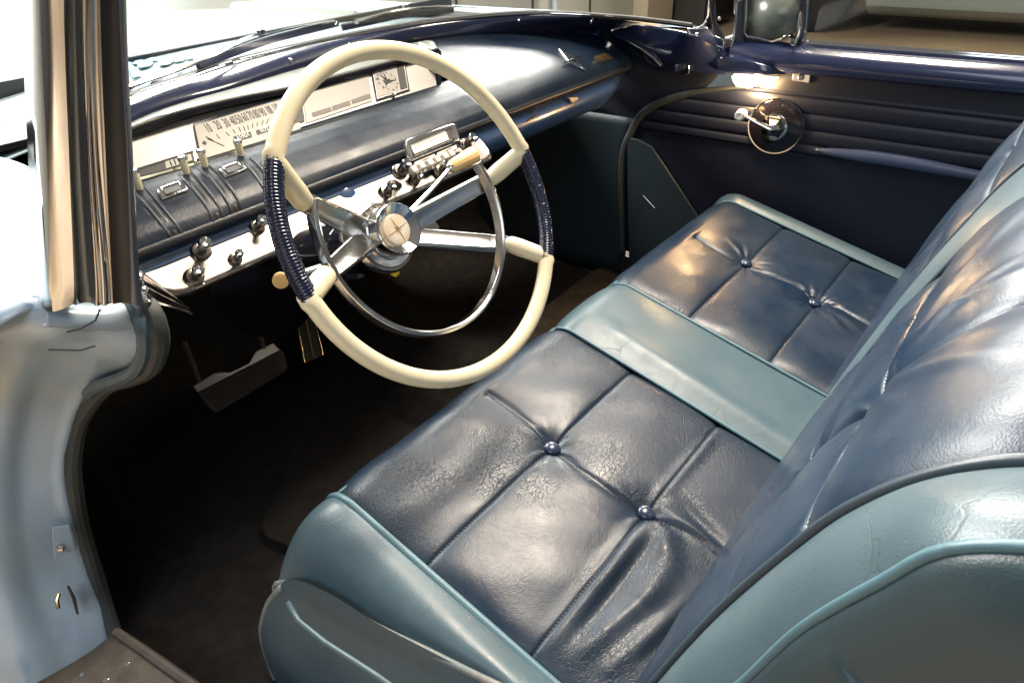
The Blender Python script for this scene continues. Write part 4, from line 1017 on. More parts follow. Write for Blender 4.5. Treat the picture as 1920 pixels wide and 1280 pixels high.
def back(x, s):
    y = np.interp(s, _bl, _bp[:, 0]); z = np.interp(s, _bl, _bp[:, 1])
    a = np.array((np.interp(s - .004, _bl, _bp[:, 0]), np.interp(s - .004, _bl, _bp[:, 1]))); b = np.array((np.interp(s + .004, _bl, _bp[:, 0]), np.interp(s + .004, _bl, _bp[:, 1])))
    t = (b - a) / (np.linalg.norm(b - a) + 1e-9)
    return np.array((x, y, z)), np.array((0, t[1], -t[0]))


def s_at_z(z): return float(_bl[np.argmin(abs(_bp[:220, 1] - z))])


def fine(lo, hi, step, marks, extra=(.0012, .0028, .005, .008)):
    v = list(np.linspace(lo, hi, int((hi - lo) / step) + 1))
    for m in marks:
        v = [q for q in v if abs(q - m) > .0095]
        v += [m] + [m + s * d for d in extra for s in (-1, 1)]
    return sorted(q for q in v if lo <= q <= hi)


def segd(px, ps, a, b):
    ax, as_ = a; bx, bs = b; dx, ds = bx - ax, bs - as_; L2 = dx * dx + ds * ds
    t = max(0, min(1, ((px - ax) * dx + (ps - as_) * ds) / L2))
    return math.hypot(px - ax - t * dx, ps - as_ - t * ds), t


class Tuft:
    """relief of one buttoned panel"""
    def __init__(s, xa, xb, xm, sl, buttons, folds, deep=.016, pull=.0012, k=9, s0=-1, s1=9, seed=0, puff=.004):
        s.__dict__.update(xa=xa, xb=xb, xm=xm, sl=sl, buttons=buttons, folds=folds, deep=deep, pull=pull, k=k, s0=s0, s1=s1, seed=seed, puff=puff)

    def xmid(s, t): return s.xm + .010 * math.sin(t * 17 + s.seed)

    def __call__(s, x, t):
        e = min(x - s.xa, s.xb - x)
        d = .012 * (1 - math.exp(-max(e, 0) / .016)) - .009
        ds = min(abs(t - q) for q in s.sl); dx = abs(x - s.xmid(t))
        if not (s.s0 < t < s.s1): dx = .2
        d += s.puff * (1 - math.exp(-ds / .030)) * (1 - math.exp(-dx / .032))
        d -= .0016 * math.exp(-(ds / .0016) ** 2) + .0020 * math.exp(-(ds / .005) ** 2) * .5
        if s.s0 < t < s.s1:
            d -= .0018 * math.exp(-(dx / .0018) ** 2) + .0018 * math.exp(-(dx / .006) ** 2)
        for bx, bs in s.buttons:
            r = math.hypot(x - bx, t - bs); th = math.atan2(t - bs, x - bx)
            d -= s.deep * math.exp(-(r / .024) ** 1.15)
            w = math.exp(-((r - .026) / .026) ** 2)
            d += s.pull * w * (math.cos(s.k * th + 1.3 * s.seed) + .6 * math.cos((s.k + 4) * th + .7))
        for a, b, amp, wd in s.folds:
            q, tt = segd(x, t, a, b)
            d += amp * math.exp(-(q / wd) ** 2) * (math.sin(math.pi * (.12 + .80 * tt)) ** .8)
        d += .0009 * math.sin(23 * x + 31 * t + s.seed) * math.sin(19 * t - 13 * x) + .0005 * math.sin(61 * x - 47 * t + s.seed)
        return d


def panel(name, base, xs, ss, rel, m, sharp=0):
    V = []
    for x in xs:
        for t in ss:
            p, n = base(x, t); V.append(tuple(p + n * rel(x, t)))
    return mk(name, V, gridf(len(xs), len(ss)), m, seat, sharp)


def welt(name, base, x, lo, hi, r, m, par, h=.0, n=60):
    P = []
    for t in np.linspace(lo, hi, n):
        p, nn = base(x, t); P.append(tuple(p + nn * h))
    return MB().add(tube(P, r, 8)).build(name, m, par, 0)


def stitch(base, rel, pts, m, par, step=.0052, r=.00075, lift=.0006):
    mb = MB()
    P = resample(pts, max(4, int(np.sum(np.linalg.norm(np.diff(np.array(pts), axis=0), axis=1)) / step * 2)))
    for k in range(0, len(P) - 1, 2):
        q = []
        for x, t in (P[k], (P[k] + P[k + 1]) / 2, P[k + 1]):
            p, n = base(x, t); q.append(p + n * (rel(x, t) + lift))
        mb.add(tube(q, [r * .7, r, r * .7], 5, caps=True))
    return mb.build('stitching', m, par, 0)


def seat_button(base, rel, x, t, m, par, r=.0128, sink=.004):
    p, n = base(x, t); q = p + n * (rel(x, t) + sink)
    return MB().add(lathe(q, n, [(-.006, r * .7), (-.002, r * .96), (.0, r), (.002, r * .95), (.0042, r * .72), (.0056, r * .38), (.006, .0003)], 28)).build('seat_button', m, par, 0)


M['thread_dark'] = mat('dark_thread', (0.012, 0.014, 0.018), .6)
M['thread_pale'] = mat('pale_thread', (0.17, 0.21, 0.25), .6)
# driver's cushion
fold_d = [((-.352, .305), (-.474, .3075), .009, .016), ((-.440, .307), (-.59, .303), .007, .014),
          ((-.350, .322), (-.394, .358), .009, .018), ((-.394, .358), (-.470, .360), .010, .020), ((-.455, .360), (-.575, .335), .007, .013),
          ((-.38, .322), (-.54, .322), -.006, .010), ((-.320, .300), (-.325, .41), .007, .011), ((-.29, .325), (-.318, .41), -.006, .011),
          ((-.31, .296), (-.12, .302), .004, .010), ((-.56, .372), (-.41, .408), .006, .012), ((-.52, .40), (-.36, .425), -.005, .012)]
rd = Tuft(-.613, -.101, -.338, (.129, .2955), [(-.338, .129), (-.338, .2945)], fold_d, deep=.015, pull=.0007, s0=-.01, s1=.44, seed=1)
ssd = fine(-.15, .50, .0042, (.129, .2955)); xd = fine(-.613, -.101, .0042, (-.338,))
pd_ = panel('seat_insert', cush, xd, ssd, rd, M['navy'])
stitch(cush, rd, [(x, .1288) for x in np.linspace(-.60, -.11, 12)], M['thread_dark'], pd_)
stitch(cush, rd, [(x, .2950) for x in np.linspace(-.60, -.11, 12)], M['thread_dark'], pd_)
stitch(cush, rd, [(rd.xmid(t), t) for t in np.linspace(.0, .43, 14)], M['thread_dark'], pd_)
for t in (.129, .2945): seat_button(cush, rd, -.338, t, M['button'], pd_, sink=.0115)
# passenger's cushion
rp_ = Tuft(.101, .613, .380, (.131, .2985), [(.389, .129), (.367, .294)],
           [((.37, .30), (.335, .40), .004, .010), ((.36, .30), (.31, .37), .003, .008), ((.39, .13), (.43, .06), .002, .007)], deep=.018, pull=.0012, k=11, s0=-.0, s1=.44, seed=3)
xp = fine(.101, .613, .0048, (.380,)); ssp = fine(-.15, .50, .0048, (.131, .2985))
pp = panel('seat_insert', cush, xp, ssp, rp_, M['navy'])
stitch(cush, rp_, [(x, .1305) for x in np.linspace(.11, .60, 12)], M['thread_dark'], pp)
stitch(cush, rp_, [(x, .298) for x in np.linspace(.11, .60, 12)], M['thread_dark'], pp)
for x, t in ((.389, .129), (.367, .294)): seat_button(cush, rp_, x, t, M['button'], pp, sink=.010)
# centre strip
rc = lambda x, t: .010 * (1 - (abs(x) / .101) ** 3.0) - .002 + .0012 * math.sin(13 * t + 9 * x) + .0045 * math.exp(-((x + .055 + .05 * (t - .2)) / .020) ** 2) * min(1, max(0, (t + .02) / .08))
panel('centre_panel', cush, list(np.linspace(-.101, .101, 48)), list(np.linspace(-.15, .50, 120)), rc, M['teal'])
for x, r, m in ((-.101, .0030, 'welt'), (.101, .0030, 'welt'), (-.613, .0058, 'welt'), (.613, .0030, 'welt')):
    welt('welt', cush, x, -.12, .46, r, M[m], seat, .0)
for xa, xb in ((-.613, -.101), (.101, .613)):
    P = []
    for x in np.linspace(xa, xb, 40):
        p, n = cush(x, -.040); P.append(tuple(p + n * .001))
    MB().add(tube(P, .0022, 8)).build('front_welt', M['welt'], seat, 0)
# near bolster: from the welt out and down to the worn outer piping
OW = [(-.722, .052, .448)] + [(-0.72, 0.04, 0.477), (-0.712, 0.004, 0.495), (-0.702, -0.049, 0.5), (-0.692, -0.116, 0.498), (-0.678, -0.192, 0.501), (-0.661, -0.281, 0.502), (-0.652, -0.367, 0.517)]
IW = [tuple(cush(-.613, t)[0]) for t in (-.105, -.07, -.035, .0, .08, .18, .30, .48)]
OWr = resample(OW, 60); IWr = resample(IW, 60)
rows = []
for f in np.linspace(0, 1, 22):
    row = []
    for a, b in zip(IWr, OWr):
        p = a + (b - a) * f; up = np.array((-.45, .10, .9))
        row.append(tuple(p + up * (.024 * math.sin(math.pi * f ** .85) ** .8)))
    rows.append(row)
bo = MB().add(loft(rows, 90, 0, smooth=False)).build('side_bolster', M['teal'], seat, 0)
MB().add(tube([tuple(p + np.array((-.003, 0, .003))) for p in OWr], .0046, 8)).build('bolster_piping', M['welt_worn'], seat, 0)
# far bolster
rows = []
for f in np.linspace(0, 1, 12):
    row = []
    for t in np.linspace(-.12, .48, 50):
        p, n = cush(.613 + .078 * f, t); row.append(tuple(p + n * (.016 * math.sin(math.pi * f) - .032 * f * f)))
    rows.append(row)
MB().add(loft(rows, 60, 0, smooth=False)).build('side_bolster', M['teal'], seat, 0)
welt('bolster_piping', cush, .691, -.10, .47, .0030, M['welt_dark'], seat, -.032)
# near flank below the piping
FE = [(-0.728, 0.019, 0.495), (-0.735, 0.056, 0.442), (-0.742, 0.082, 0.389), (-0.744, 0.106, 0.331), (-0.744, 0.124, 0.247), (-0.742, 0.13, 0.16), (-0.738, 0.113, 0.083)]
FEr = resample(FE, 30)
rows = []
Rr = resample([tuple(OWr[-1] + np.array((-.002, 0, -.004))), (-.675, -.52, .46), (-.70, -.52, .36), (-.70, -.52, .24)], 30)
for i, p in enumerate(FEr):
    f = i / 29; row = []
    for k, q in enumerate(OWr):
        t = k / 59
        c = q + np.array((.001, 0, -.006)) + (p - OWr[0]) * (1 - t) + (Rr[i] - OWr[-1]) * t
        row.append(tuple(c + np.array((-.018 * math.sin(math.pi * f) ** 2 * (.25 + min(1, t * 6) * .75), 0, 0))))
    rows.append(row)
MB().add(loft(rows, 70, 0, smooth=False)).build('seat_flank', M['teal'], seat, 0)
MB().add(tube([tuple(p) for p in FEr], .0042, 8)).build('flank_piping', M['welt_worn'], seat, 0)
gv = [(-0.75, -0.042, 0.541), (-0.756, -0.069, 0.536), (-0.756, -0.119, 0.542), (-0.752, -0.197, 0.557), (-0.75, -0.258, 0.565)]
MB().add(tube(gv, .0035, 8)).build('flank_seam', M['teal'], seat, 0)
MB().add(box(-.70, .68, -.48, .015, .205, .40)).build('seat_base', M['black'], seat, bevel=.02)

# backrest
zA, zB = s_at_z(.725), s_at_z(.872); bA, bB = s_at_z(.740), s_at_z(.888)
fold_b = [((-.405, bB + .01), (-.33, bB + .12), 0.0030, .008), ((-.40, bB + .005), (-.26, bB + .07), 0.0030, .008), ((-.42, bB + .01), (-.45, bB + .13), 0.0023, .008),
          ((-.40, bB), (-.20, bB + .02), 0.0023, .007), ((-.42, bB), (-.52, bB + .08), 0.0026, .008), ((-.41, bB - .01), (-.33, bB - .07), 0.0023, .007), ((-.38, bB + .03), (-.20, bB + .11), 0.0026, .009),
          ((-.40, bA), (-.30, bA + .06), 0.0023, .008), ((-.43, bB + .02), (-.50, bB + .14), 0.0026, .009), ((-.36, bB + .03), (-.36, bB + .15), 0.0023, .009)]
rb = Tuft(-.607, -.101, -.405, (zA, zB), [(-.40, bA), (-.41, bB)], fold_b, deep=.015, pull=.0014, k=8, s0=.1, s1=.75, seed=2, puff=.009)
pb_ = panel('back_insert', back, fine(-.607, -.101, .0042, (-.405,)), fine(.02, float(_bl[-1]) - .01, .0048, (zA, zB)), rb, M['navy_back'])
stitch(back, rb, [(x, zA) for x in np.linspace(-.60, -.11, 12)], M['thread_pale'], pb_, r=.0011, lift=.0011)
stitch(back, rb, [(x, zB) for x in np.linspace(-.60, -.11, 12)], M['thread_pale'], pb_, r=.0013, lift=.0013)
stitch(back, rb, [(rb.xmid(t), t) for t in np.linspace(.12, .70, 14)], M['thread_dark'], pb_, r=.0010)
for x, t in ((-.40, bA), (-.41, bB)): seat_button(back, rb, x, t, M['button'], pb_, sink=.008)
rb2 = Tuft(.101, .607, .38, (zA, zB), [(.38, bA), (.38, bB)], [], deep=.015, pull=.0015, k=8, s0=.1, s1=.75, seed=5, puff=.009)
pb2 = panel('back_insert', back, fine(.101, .607, .006, (.38,)), fine(.02, float(_bl[-1]) - .01, .0065, (zA, zB)), rb2, M['navy_back'])
for t in (bA, bB): seat_button(back, rb2, .38, t, M['button'], pb2, sink=.008)
panel('back_centre_panel', back, list(np.linspace(-.101, .101, 30)), list(np.linspace(.02, float(_bl[-1]) - .01, 90)), lambda x, t: .010 * (1 - (abs(x) / .101) ** 3) - .003, M['teal'])
for x, r, m in ((-.101, .0034, 'welt_dark'), (.101, .0034, 'welt_dark'), (-.607, .0046, 'welt_dark'), (.607, .0034, 'welt_dark')):
    welt('back_welt', back, x, .04, float(_bl[-1]) - .02, r, M[m], seat, .0015, 90)
# near side bolster of the backrest and its end
IB = [tuple(back(-.607, t)[0]) for t in np.linspace(.05, float(_bl[-1]) - .02, 14)]
OB = [(-.660, -.435, .43), (-.672, -.455, .52), (-.682, -.480, .65), (-.688, -.505, .745)] + [(-0.69, -0.525, 0.804), (-0.69, -0.546, 0.879), (-0.69, -0.572, 0.941), (-0.69, -0.593, 0.981)] + [(-.690, -.640, 1.008), (-.690, -.70, 1.018), (-.690, -.77, 1.010), (-.690, -.815, .97)]
IBr = resample(IB, 80); OBr = resample(OB, 80)
rows = []
for f in np.linspace(0, 1, 18):
    rows.append([tuple(a + (b - a) * f + np.array((-.35, .55, .45)) * .014 * math.sin(math.pi * f)) for a, b in zip(IBr, OBr)])
MB().add(loft(rows, 110, 0, smooth=False)).build('back_bolster', M['teal'], seat, 0)
MB().add(tube([tuple(p) for p in OBr], .0032, 10)).build('back_piping', M['welt'], seat, 0)
rows = []
for f, out, rear in ((0, 0, 0), (.03, -.010, -.006), (.15, -.022, -.03), (.45, -.030, -.10), (.8, -.026, -.17), (1.0, -.014, -.22)):
    rows.append([tuple(p + np.array((out, rear * (1 if p[1] > -.62 else .6), -.02 * f - (.10 * f if p[2] > .9 else 0)))) for p in OBr[:62]])
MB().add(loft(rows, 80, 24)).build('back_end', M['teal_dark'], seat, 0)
# far end of the backrest
rows = []
for f in np.linspace(0, 1, 8):
    rows.append([tuple(back(.607 + .08 * f, t)[0] + back(0, t)[1] * (.010 * math.sin(math.pi * f) - .02 * f)) for t in np.linspace(.05, float(_bl[-1]) - .02, 40)])
MB().add(loft(rows, 60, 0, smooth=False)).build('back_bolster', M['teal'], seat, 0)
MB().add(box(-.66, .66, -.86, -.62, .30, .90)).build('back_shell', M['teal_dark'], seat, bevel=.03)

# ------------------------------------------------------------------ far door
door = empty('passenger_door', (.72, -.3, .30), 'closed navy far door with chrome window crank and a lit courtesy lamp', 'car door')


def DP(y, z, off=0.0): return (.72 - .044 * y + off, y, z)


FC = [(.362, .29), (.364, .34), (.377, .57), (.352, .66), (.322, .71), (.265, .748), (.19, .777), (.10, .798), (.04, .81), (-.02, .845)]
FCr = resample(FC, 120)
def yfront(z): return float(np.interp(z, FCr[:, 1], FCr[:, 0]))


def relief(z):
    if z > .805: return 0.0
    o = -.004
    for g in (.795, .760, .724, .690): o += .0055 * math.exp(-abs(z - g) / .0055)
    if z > .672: o -= .004
    if z < .668: o += .004
    return o


zs = list(np.linspace(.29, .66, 40)) + list(np.linspace(.664, .845, 110))
V = []; nx = 60
for z in zs:
    y0 = yfront(z)
    for k in range(nx):
        t = k / (nx - 1); y = y0 + (-1.35 - y0) * t
        ef = math.exp(-abs(y - y0) / .012)
        V.append(DP(y, z, relief(z) + .006 * ef + .001 * math.sin(9 * y + 20 * z)))
mk('door_panel', V, gridf(len(zs), nx), M['vinyl_door'], door, 0)
MB().add(tube([DP(y, z, -.004) for y, z in FCr[:112]], [.010] * 80 + list(np.linspace(.010, .002, 32)), 10)).build('door_seal', M['seal'], door)
# pale lower panel with the slanting edge
tp = [(0.6921, 0.3607, 0.6407), (0.6936, 0.328, 0.6396), (0.6954, 0.2853, 0.6257), (0.6985, 0.2152, 0.5485), (0.7024, 0.1267, 0.4497), (0.705, 0.0677, 0.3841), (0.7078, 0.0036, 0.3061), (0.6936, 0.3268, 0.2138), (0.6931, 0.3393, 0.3541), (0.6925, 0.353, 0.5166)]
MB().add(prism(tp, (.008, 0, 0))).build('lower_panel', M['teal_door'], door, 40, bevel=.002)
MB().add(tube([(0.6889, 0.2972, 0.4882), (0.6897, 0.2795, 0.4743), (0.6906, 0.2583, 0.4579)], [.001, .0018, .001], 8, flat=.6)).build('panel_clip', M['chrome_worn'], door)
# painted garnish rail: rolls in under the glass
rail_ = []
for off, z in ((.030, .902), (.006, .905), (-.010, .900), (-.024, .889), (-.031, .874), (-.030, .860), (-.020, .850), (-.006, .846), (.004, .846)):
    rail_.append([DP(y, z - .004 * (1 if y < -.6 else 0), off * (1 if y < .03 else max(.35, 1 - (y - .03) * 7))) for y in np.linspace(.105, -1.35, 30)])
MB().add(loft(rail_, 60, 34)).build('garnish_rail', M['paint'], door, 0)
for off, z, r in ((.004, .9095, .0038), (.020, .911, .0034)):
    MB().add(tube([DP(y, z, off) for y in (-.062, -.4, -1.35)], r, 8)).build('belt_strip', M['chrome'], door)
MB().add(tube([DP(y, .903, .036) for y in (.10, -.4, -1.35)], .008, 8)).build('belt_rubber', M['rubber'], door)
MB().add(loft([[DP(y, .888, .045) for y in (.35, -1.35)], [DP(y, .875, .075) for y in (.35, -1.35)], [DP(y, .84, .10) for y in (.35, -1.35)], [DP(y, .30, .12) for y in (.35, -1.35)]], 10, 14)).build('outer_skin', M['body'], door, 0, solid=.003)
# glass and vent window
def lean(y, z): return DP(y, z, .028 - (z - .91) * .10)
MB().add(([lean(-.064, .905), lean(-1.35, .905), lean(-1.35, 1.3), lean(-.10, 1.3)], [(0, 1, 2, 3)])).build('door_glass', M['side_glass'], door, 0, solid=.003)
vg = [(0.7223, 0.0835, 0.8987), (0.7218, 0.0956, 1.002), (0.7275, -0.035, 1.0067), (0.7279, -0.0426, 0.9321), (0.727, -0.022, 0.904), (0.725, 0.0232, 0.8984)]
MB().add(prism(vg, (.004, 0, 0))).build('vent_glass', M['vent_glass'], door, 0)
MB().add(tube([(0.716, 0.0917, 1.0244), (0.7164, 0.0811, 0.948), (0.7165, 0.0797, 0.923), (0.7169, 0.071, 0.9156), (0.7182, 0.0418, 0.9129), (0.7194, 0.0128, 0.9081), (0.7201, -0.003, 0.9149), (0.721, -0.023, 0.9229), (0.7215, -0.0342, 0.9259)], .0034, 8)).build('vent_frame', M['chrome'], door)
MB().add(prism([(0.7191, -0.0249, 1.0382), (0.7194, -0.0327, 1.0384), (0.7201, -0.0485, 0.9337), (0.7202, -0.0495, 0.8983), (0.7197, -0.039, 0.8975), (0.7196, -0.0373, 0.9439)], (.02, 0, 0))).build('division_bar', M['paint_in'], door, bevel=.002)
MB().add(tube([(0.718, -0.0444, 1.0389), (0.7182, -0.0502, 0.998), (0.7185, -0.0561, 0.9453), (0.7187, -0.0616, 0.8996)], .0030, 8)).build('division_bead', M['chrome'], door)
MB().add(tube([(0.7204, 0.0814, 0.8898), (0.7225, 0.0335, 0.891), (0.7247, -0.015, 0.8936), (0.7261, -0.0481, 0.895)], .007, 8)).build('vent_sill', M['rubber'], door)
MB().add(tube([(0.702, -0.0452, 0.9768), (0.7021, -0.0476, 0.9525), (0.7021, -0.0473, 0.9298), (0.7019, -0.0438, 0.912)], [.003, .0055, .0065, .004], 10, flat=.6)).add(lathe((0.7176, -0.0354, 0.9266), (-1, 0, 0), [(0, .008), (.010, .007), (.016, .005)], 16)).build('vent_latch', M['chrome'], door)
MB().add(prism([(0.7121, -0.0029, 0.9116), (0.7127, -0.0158, 0.9259), (0.7133, -0.03, 0.9257), (0.7134, -0.0307, 0.9091)], (.006, 0, 0))).build('vent_stay', M['chrome'], door, bevel=.001)
# lock button plate
MB().add(prism([(0.716, -0.0464, 0.8532), (0.7178, -0.0854, 0.8534), (0.7178, -0.0869, 0.8281), (0.7161, -0.0472, 0.8299)], (.006, 0, 0))).build('lock_plate', M['chrome'], door, bevel=.0015)
MB().add(frame_box((0.713, -0.068, 0.841), (0, 1, 0), (0, 0, 1), (1, 0, 0), .012, .012, .010)).build('lock_button', M['chrome_worn'], door, bevel=.002)
# courtesy lamp pod on the rail, its lens lit underneath
T0 = [(0.7101, 0.133, 0.8729), (0.7117, 0.0982, 0.878), (0.7131, 0.0657, 0.8759), (0.7148, 0.0265, 0.8674), (0.7163, -0.0066, 0.855), (0.7173, -0.0295, 0.8431)]
T1 = [(0.6748, 0.1181, 0.8613), (0.6763, 0.0849, 0.8653), (0.6778, 0.0495, 0.866), (0.6795, 0.0115, 0.8612), (0.6809, -0.02, 0.8549), (0.6819, -0.0426, 0.849)]
T2 = [(0.6749, 0.1168, 0.8421), (0.6764, 0.0813, 0.8407), (0.678, 0.0457, 0.8417), (0.6796, 0.0084, 0.8429), (0.681, -0.0218, 0.8446), (0.6819, -0.0442, 0.8468)]
T3 = [(p[0] + .036, p[1], p[2] + .002) for p in T2]
for Tn in (T1, T2):
    Tn[-1] = (Tn[-1][0] + .034, Tn[-1][1], Tn[-1][2]); Tn[-2] = (Tn[-2][0] + .016, Tn[-2][1], Tn[-2][2])
pod = MB().add(loft([T0, [tuple((np.array(a) + np.array(b)) / 2 + np.array((-.010, 0, .004))) for a, b in zip(T0, T1)], T1, T2, T3], 40, 30)).build('lamp_pod', M['paint'], door, 50)
ln_ = MB().add(prism([(0.6862, 0.0857, 0.8323), (0.6885, 0.0331, 0.8326), (0.6909, -0.0211, 0.8344), (0.6901, -0.0028, 0.8267), (0.6882, 0.0408, 0.809), (0.6869, 0.0706, 0.8095), (0.6864, 0.0815, 0.8218)], (.022, 0, .002))).build('lamp_lens', M['lens'], pod, 40, bevel=.002)
ld = bpy.data.lights.new('courtesy_bulb', 'POINT'); ld.energy = 3.2; ld.color = (1.0, .62, .28); ld.shadow_soft_size = .015
lo = bpy.data.objects.new('courtesy_bulb', ld); C.objects.link(lo); lo.location = np.array((0.6739, 0.0255, 0.8065))
# crank
cc = np.array((0.7173, -0.0296, 0.7245)); AX = (-1, -.04, .02)
cr = MB().add(lathe(cc, AX, [(-.004, .0655), (.004, .0655), (.0065, .063), (.0075, .058), (.011, .030), (.011, .001)], 48)).build('crank_plate', M['black_gloss'], door, 40)
MB().add(lathe(cc, AX, [(.002, .0645), (.0055, .0668), (.008, .0655), (.0078, .0625)], 48, caps=False)).build('plate_rim', M['chrome'], cr)
MB().add(lathe(cc, AX, [(.008, .0285), (.016, .0285), (.019, .027), (.046, .001)], 6)).build('crank_boss', M['chrome'], cr, 20)
MB().add(lathe(cc, AX, [(.008, .031), (.015, .031), (.016, .029)], 40)).build('boss_ring', M['chrome'], cr)
kn = np.array((0.6683, 0.0384, 0.7545)); c1 = cc + np.array(AX) * .034
MB().add(tube([tuple(c1), tuple(c1 * .5 + kn * .5 + np.array((-.004, 0, 0))), tuple(kn)], [.0105, .008, .006], 12, flat=.55)).build('crank_arm', M['chrome'], cr)
MB().add(lathe(kn + np.array((.006, 0, 0)), AX, [(0, .006), (.004, .0115), (.016, .0135), (.026, .012), (.029, .008), (.0275, .004), (.0275, .001)], 24)).build('crank_knob', M['ivory'], cr)
# armrest roll
ar = [(0.7118, -0.1313, 0.685), (0.7135, -0.1696, 0.6848), (0.7155, -0.2159, 0.686), (0.7184, -0.2829, 0.6873), (0.7213, -0.3476, 0.6862), (0.724, -0.4098, 0.684), (0.7267, -0.4696, 0.6819), (0.7304, -0.5544, 0.6805)]
MB().add(tube(resample(ar, 50), list(np.interp(np.linspace(0, 1, 50), [0, .08, .25, .5, .75, 1], [.002, .008, .0125, .0125, .010, .008])), 14, flat=1.2)).build('armrest_roll', mat('armrest_vinyl', (0.05, 0.065, 0.12), .30, bump=(420, .25, .0005)), door, 0)

# far sill, kick-up and the upper dark cheek between dash and door
MB().add(box(.695, .74, -1.3, .37, .20, .275)).build('far_sill', M['rubber'], car, bevel=.006)
for z, x in ((.277, .70), (.277, .712), (.277, .724)):
    MB().add(tube([(x, .36, z), (x, -1.2, z)], .003, 6)).build('sill_rib', M['black'], car)
MB().add(loft([[(.690, 1.0, .70), (.700, .60, .70), (.705, .45, .69), (.712, .36, .665), (.712, .26, .74)], [(.690, 1.0, .80), (.70, .60, .79), (.708, .42, .80), (.712, .30, .80), (.714, .16, .79)], [(.69, 1.0, .90), (.70, .60, .90), (.70, .42, .90), (.708, .30, .885), (.712, .10, .87)]], 30, 14)).build('side_cheek', M['paint_in'], car, 0, solid=.004)

# ------------------------------------------------------------------ pedals and mats
bp_ = empty('brake_pedal', (-0.4249, 0.653, 0.364), 'wide ribbed rubber brake pedal with bare metal edge in the dark footwell', 'pedal')
BN = np.array((0, -.8, .6))
PLT = [(-0.5093, 0.6711, 0.3882), (-0.5083, 0.6613, 0.3751), (-0.4368, 0.6603, 0.3738), (-0.3086, 0.659, 0.372), (-0.3136, 0.6717, 0.3889), (-0.3576, 0.6724, 0.3899), (-0.3834, 0.6635, 0.378), (-0.43, 0.6645, 0.3793), (-0.4427, 0.6696, 0.3861), (-0.459, 0.6735, 0.3914)]
MB().add(prism(PLT, tuple(-BN * .004))).build('pedal_plate', M['satin'], bp_, 40, bevel=.001)
RUB = [(-0.5134, 0.6624, 0.3765), (-0.3086, 0.659, 0.372), (-0.3065, 0.6515, 0.3621), (-0.3177, 0.6331, 0.3374), (-0.3329, 0.6297, 0.3329), (-0.4936, 0.6274, 0.3299), (-0.5062, 0.6297, 0.333), (-0.5105, 0.64, 0.3467)]
rbp = MB().add(prism([tuple(np.array(p) + BN * .010) for p in RUB], tuple(-BN * .014))).build('pedal_rubber', M['rubber'], bp_, 40, bevel=.003)
rl = MB(); a0, a1, b0, b1 = [np.array(RUB[k]) for k in (0, 1, 6, 4)]
for k in range(6):
    f = .12 + .15 * k
    rl.add(tube([tuple(a0 + (b0 - a0) * f + (a1 - a0) * .04 + BN * .0105), tuple(a1 + (b1 - a1) * f - (a1 - a0) * .04 + BN * .0105)], .0026, 6))
rl.build('tread', M['rubber'], rbp)
pc0 = np.array((-0.4731, 0.6841, 0.3939))
MB().add(tube([(-0.4939, 0.6742, 0.3856), (-0.4801, 0.7116, 0.4255), (-0.4732, 0.7365, 0.4554)], .006, 8)).build('pedal_arm', M['sill'], bp_)
MB().add(tube([(-0.3389, 0.6736, 0.3847), (-0.3205, 0.703, 0.414), (-0.3, 0.7362, 0.4416)], .006, 8)).build('pedal_arm', M['sill'], bp_)

ap = empty('accelerator_pedal', (-0.219, 0.693, 0.27), 'long upright accelerator pedal with a bright metal border below the wheel', 'pedal')
AP = [(-0.147, 0.8314, 0.3786), (-0.1046, 0.8232, 0.3724), (-0.1861, 0.6893, 0.272), (-0.2365, 0.6963, 0.2772)]
AN = np.array((0, -.6, .8))
MB().add(prism([tuple(np.array(p)) for p in AP], tuple(-AN * .010))).build('pedal_body', M['rubber'], ap, 40, bevel=.002)
MB().add(tube([tuple(np.array(p) + AN * .001) for p in AP], .0028, 8, closed=True)).build('pedal_border', M['gold'], ap)
q0, q1, q2, q3 = [np.array(p) for p in AP]
MB().add(tube([tuple(q0 * .5 + q1 * .5 + AN * .002), tuple(q2 * .5 + q3 * .5 + AN * .002)], .0018, 6)).build('pedal_rib', M['gold'], ap)

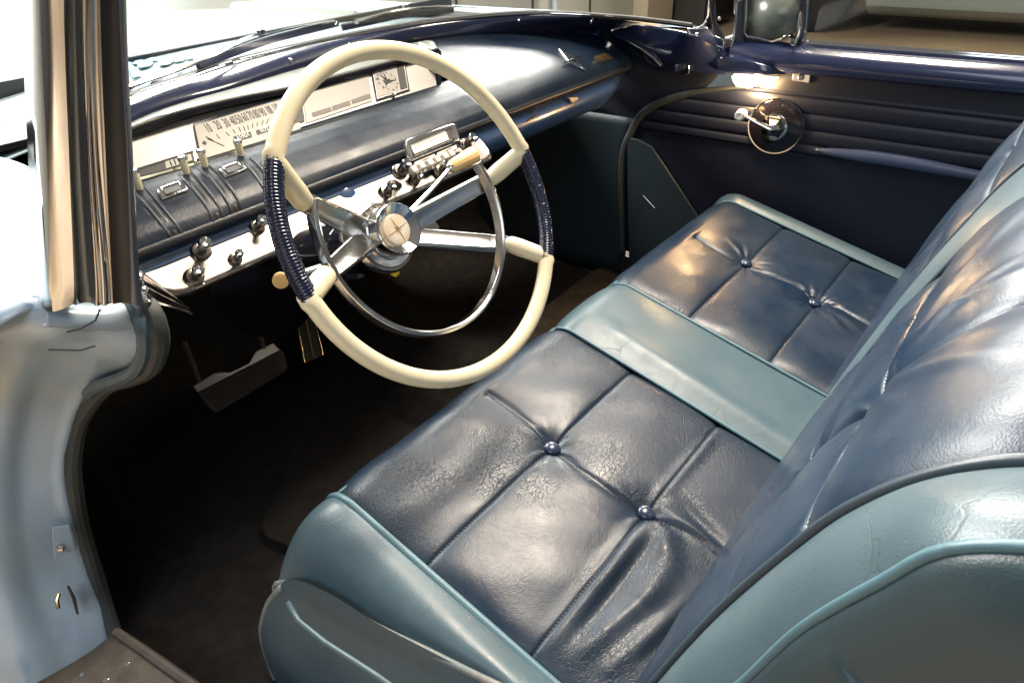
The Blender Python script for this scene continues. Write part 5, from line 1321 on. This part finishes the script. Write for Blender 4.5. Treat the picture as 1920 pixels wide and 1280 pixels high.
m1 = MB().add(prism([tuple(p) for p in resample([(0.896, 0.415, 0.212), (0.826, 0.278, 0.212), (0.565, 0.234, 0.212), (0.286, 0.249, 0.212), (0.095, 0.313, 0.212), (0.292, 0.423, 0.212), (0.516, 0.443, 0.212), (0.669, 0.443, 0.212), (0.768, 0.429, 0.212)], 44)], (0, 0, -.008))).build('floor_mat', M['mat_brown'], None, 40, bevel=.003)
m1['label'] = 'worn brown carpet mat on the far side of the footwell'; m1['category'] = 'floor mat'; m1['group'] = 'brown floor mats'
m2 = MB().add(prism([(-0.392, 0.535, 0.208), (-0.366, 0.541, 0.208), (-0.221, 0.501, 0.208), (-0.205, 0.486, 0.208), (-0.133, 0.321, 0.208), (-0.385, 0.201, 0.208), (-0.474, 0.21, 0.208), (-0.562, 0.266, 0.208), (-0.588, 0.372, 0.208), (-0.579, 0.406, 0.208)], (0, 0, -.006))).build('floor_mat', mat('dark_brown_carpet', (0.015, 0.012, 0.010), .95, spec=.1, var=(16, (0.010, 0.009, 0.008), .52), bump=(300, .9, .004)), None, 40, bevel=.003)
m2['label'] = 'dark brown carpet mat on the near side in front of the driver cushion'; m2['category'] = 'floor mat'; m2['group'] = 'brown floor mats'
MB().add(lathe((0.807, 0.348, 0.213), (0, 0, 1), [(0, .014), (.003, .013), (.004, .009), (.003, .006), (.0035, .001)], 20)).build('mat_stud', M['rubber'], m1)
sl = MB().add(tube([(0.416, 0.337, 0.215), (0.431, 0.333, 0.24), (0.45, 0.324, 0.255), (0.452, 0.305, 0.25), (0.444, 0.288, 0.235), (0.453, 0.283, 0.215)], .006, 8, flat=.5)).build('strap_loop', M['rubber'], None, 0)
sl['label'] = 'small black strap loop standing up from the far brown mat'; sl['category'] = 'strap'
fp_ = MB().add(prism([(0.868, 0.534, 0.225), (0.906, 0.432, 0.225), (0.78, 0.378, 0.225), (0.722, 0.478, 0.225)], (0, 0, -.012))).build('ribbed_plate', M['rubber'], None, 40, bevel=.003)
fp_['label'] = 'dark ribbed rubber pad on the floor beyond the far brown mat'; fp_['category'] = 'floor pad'
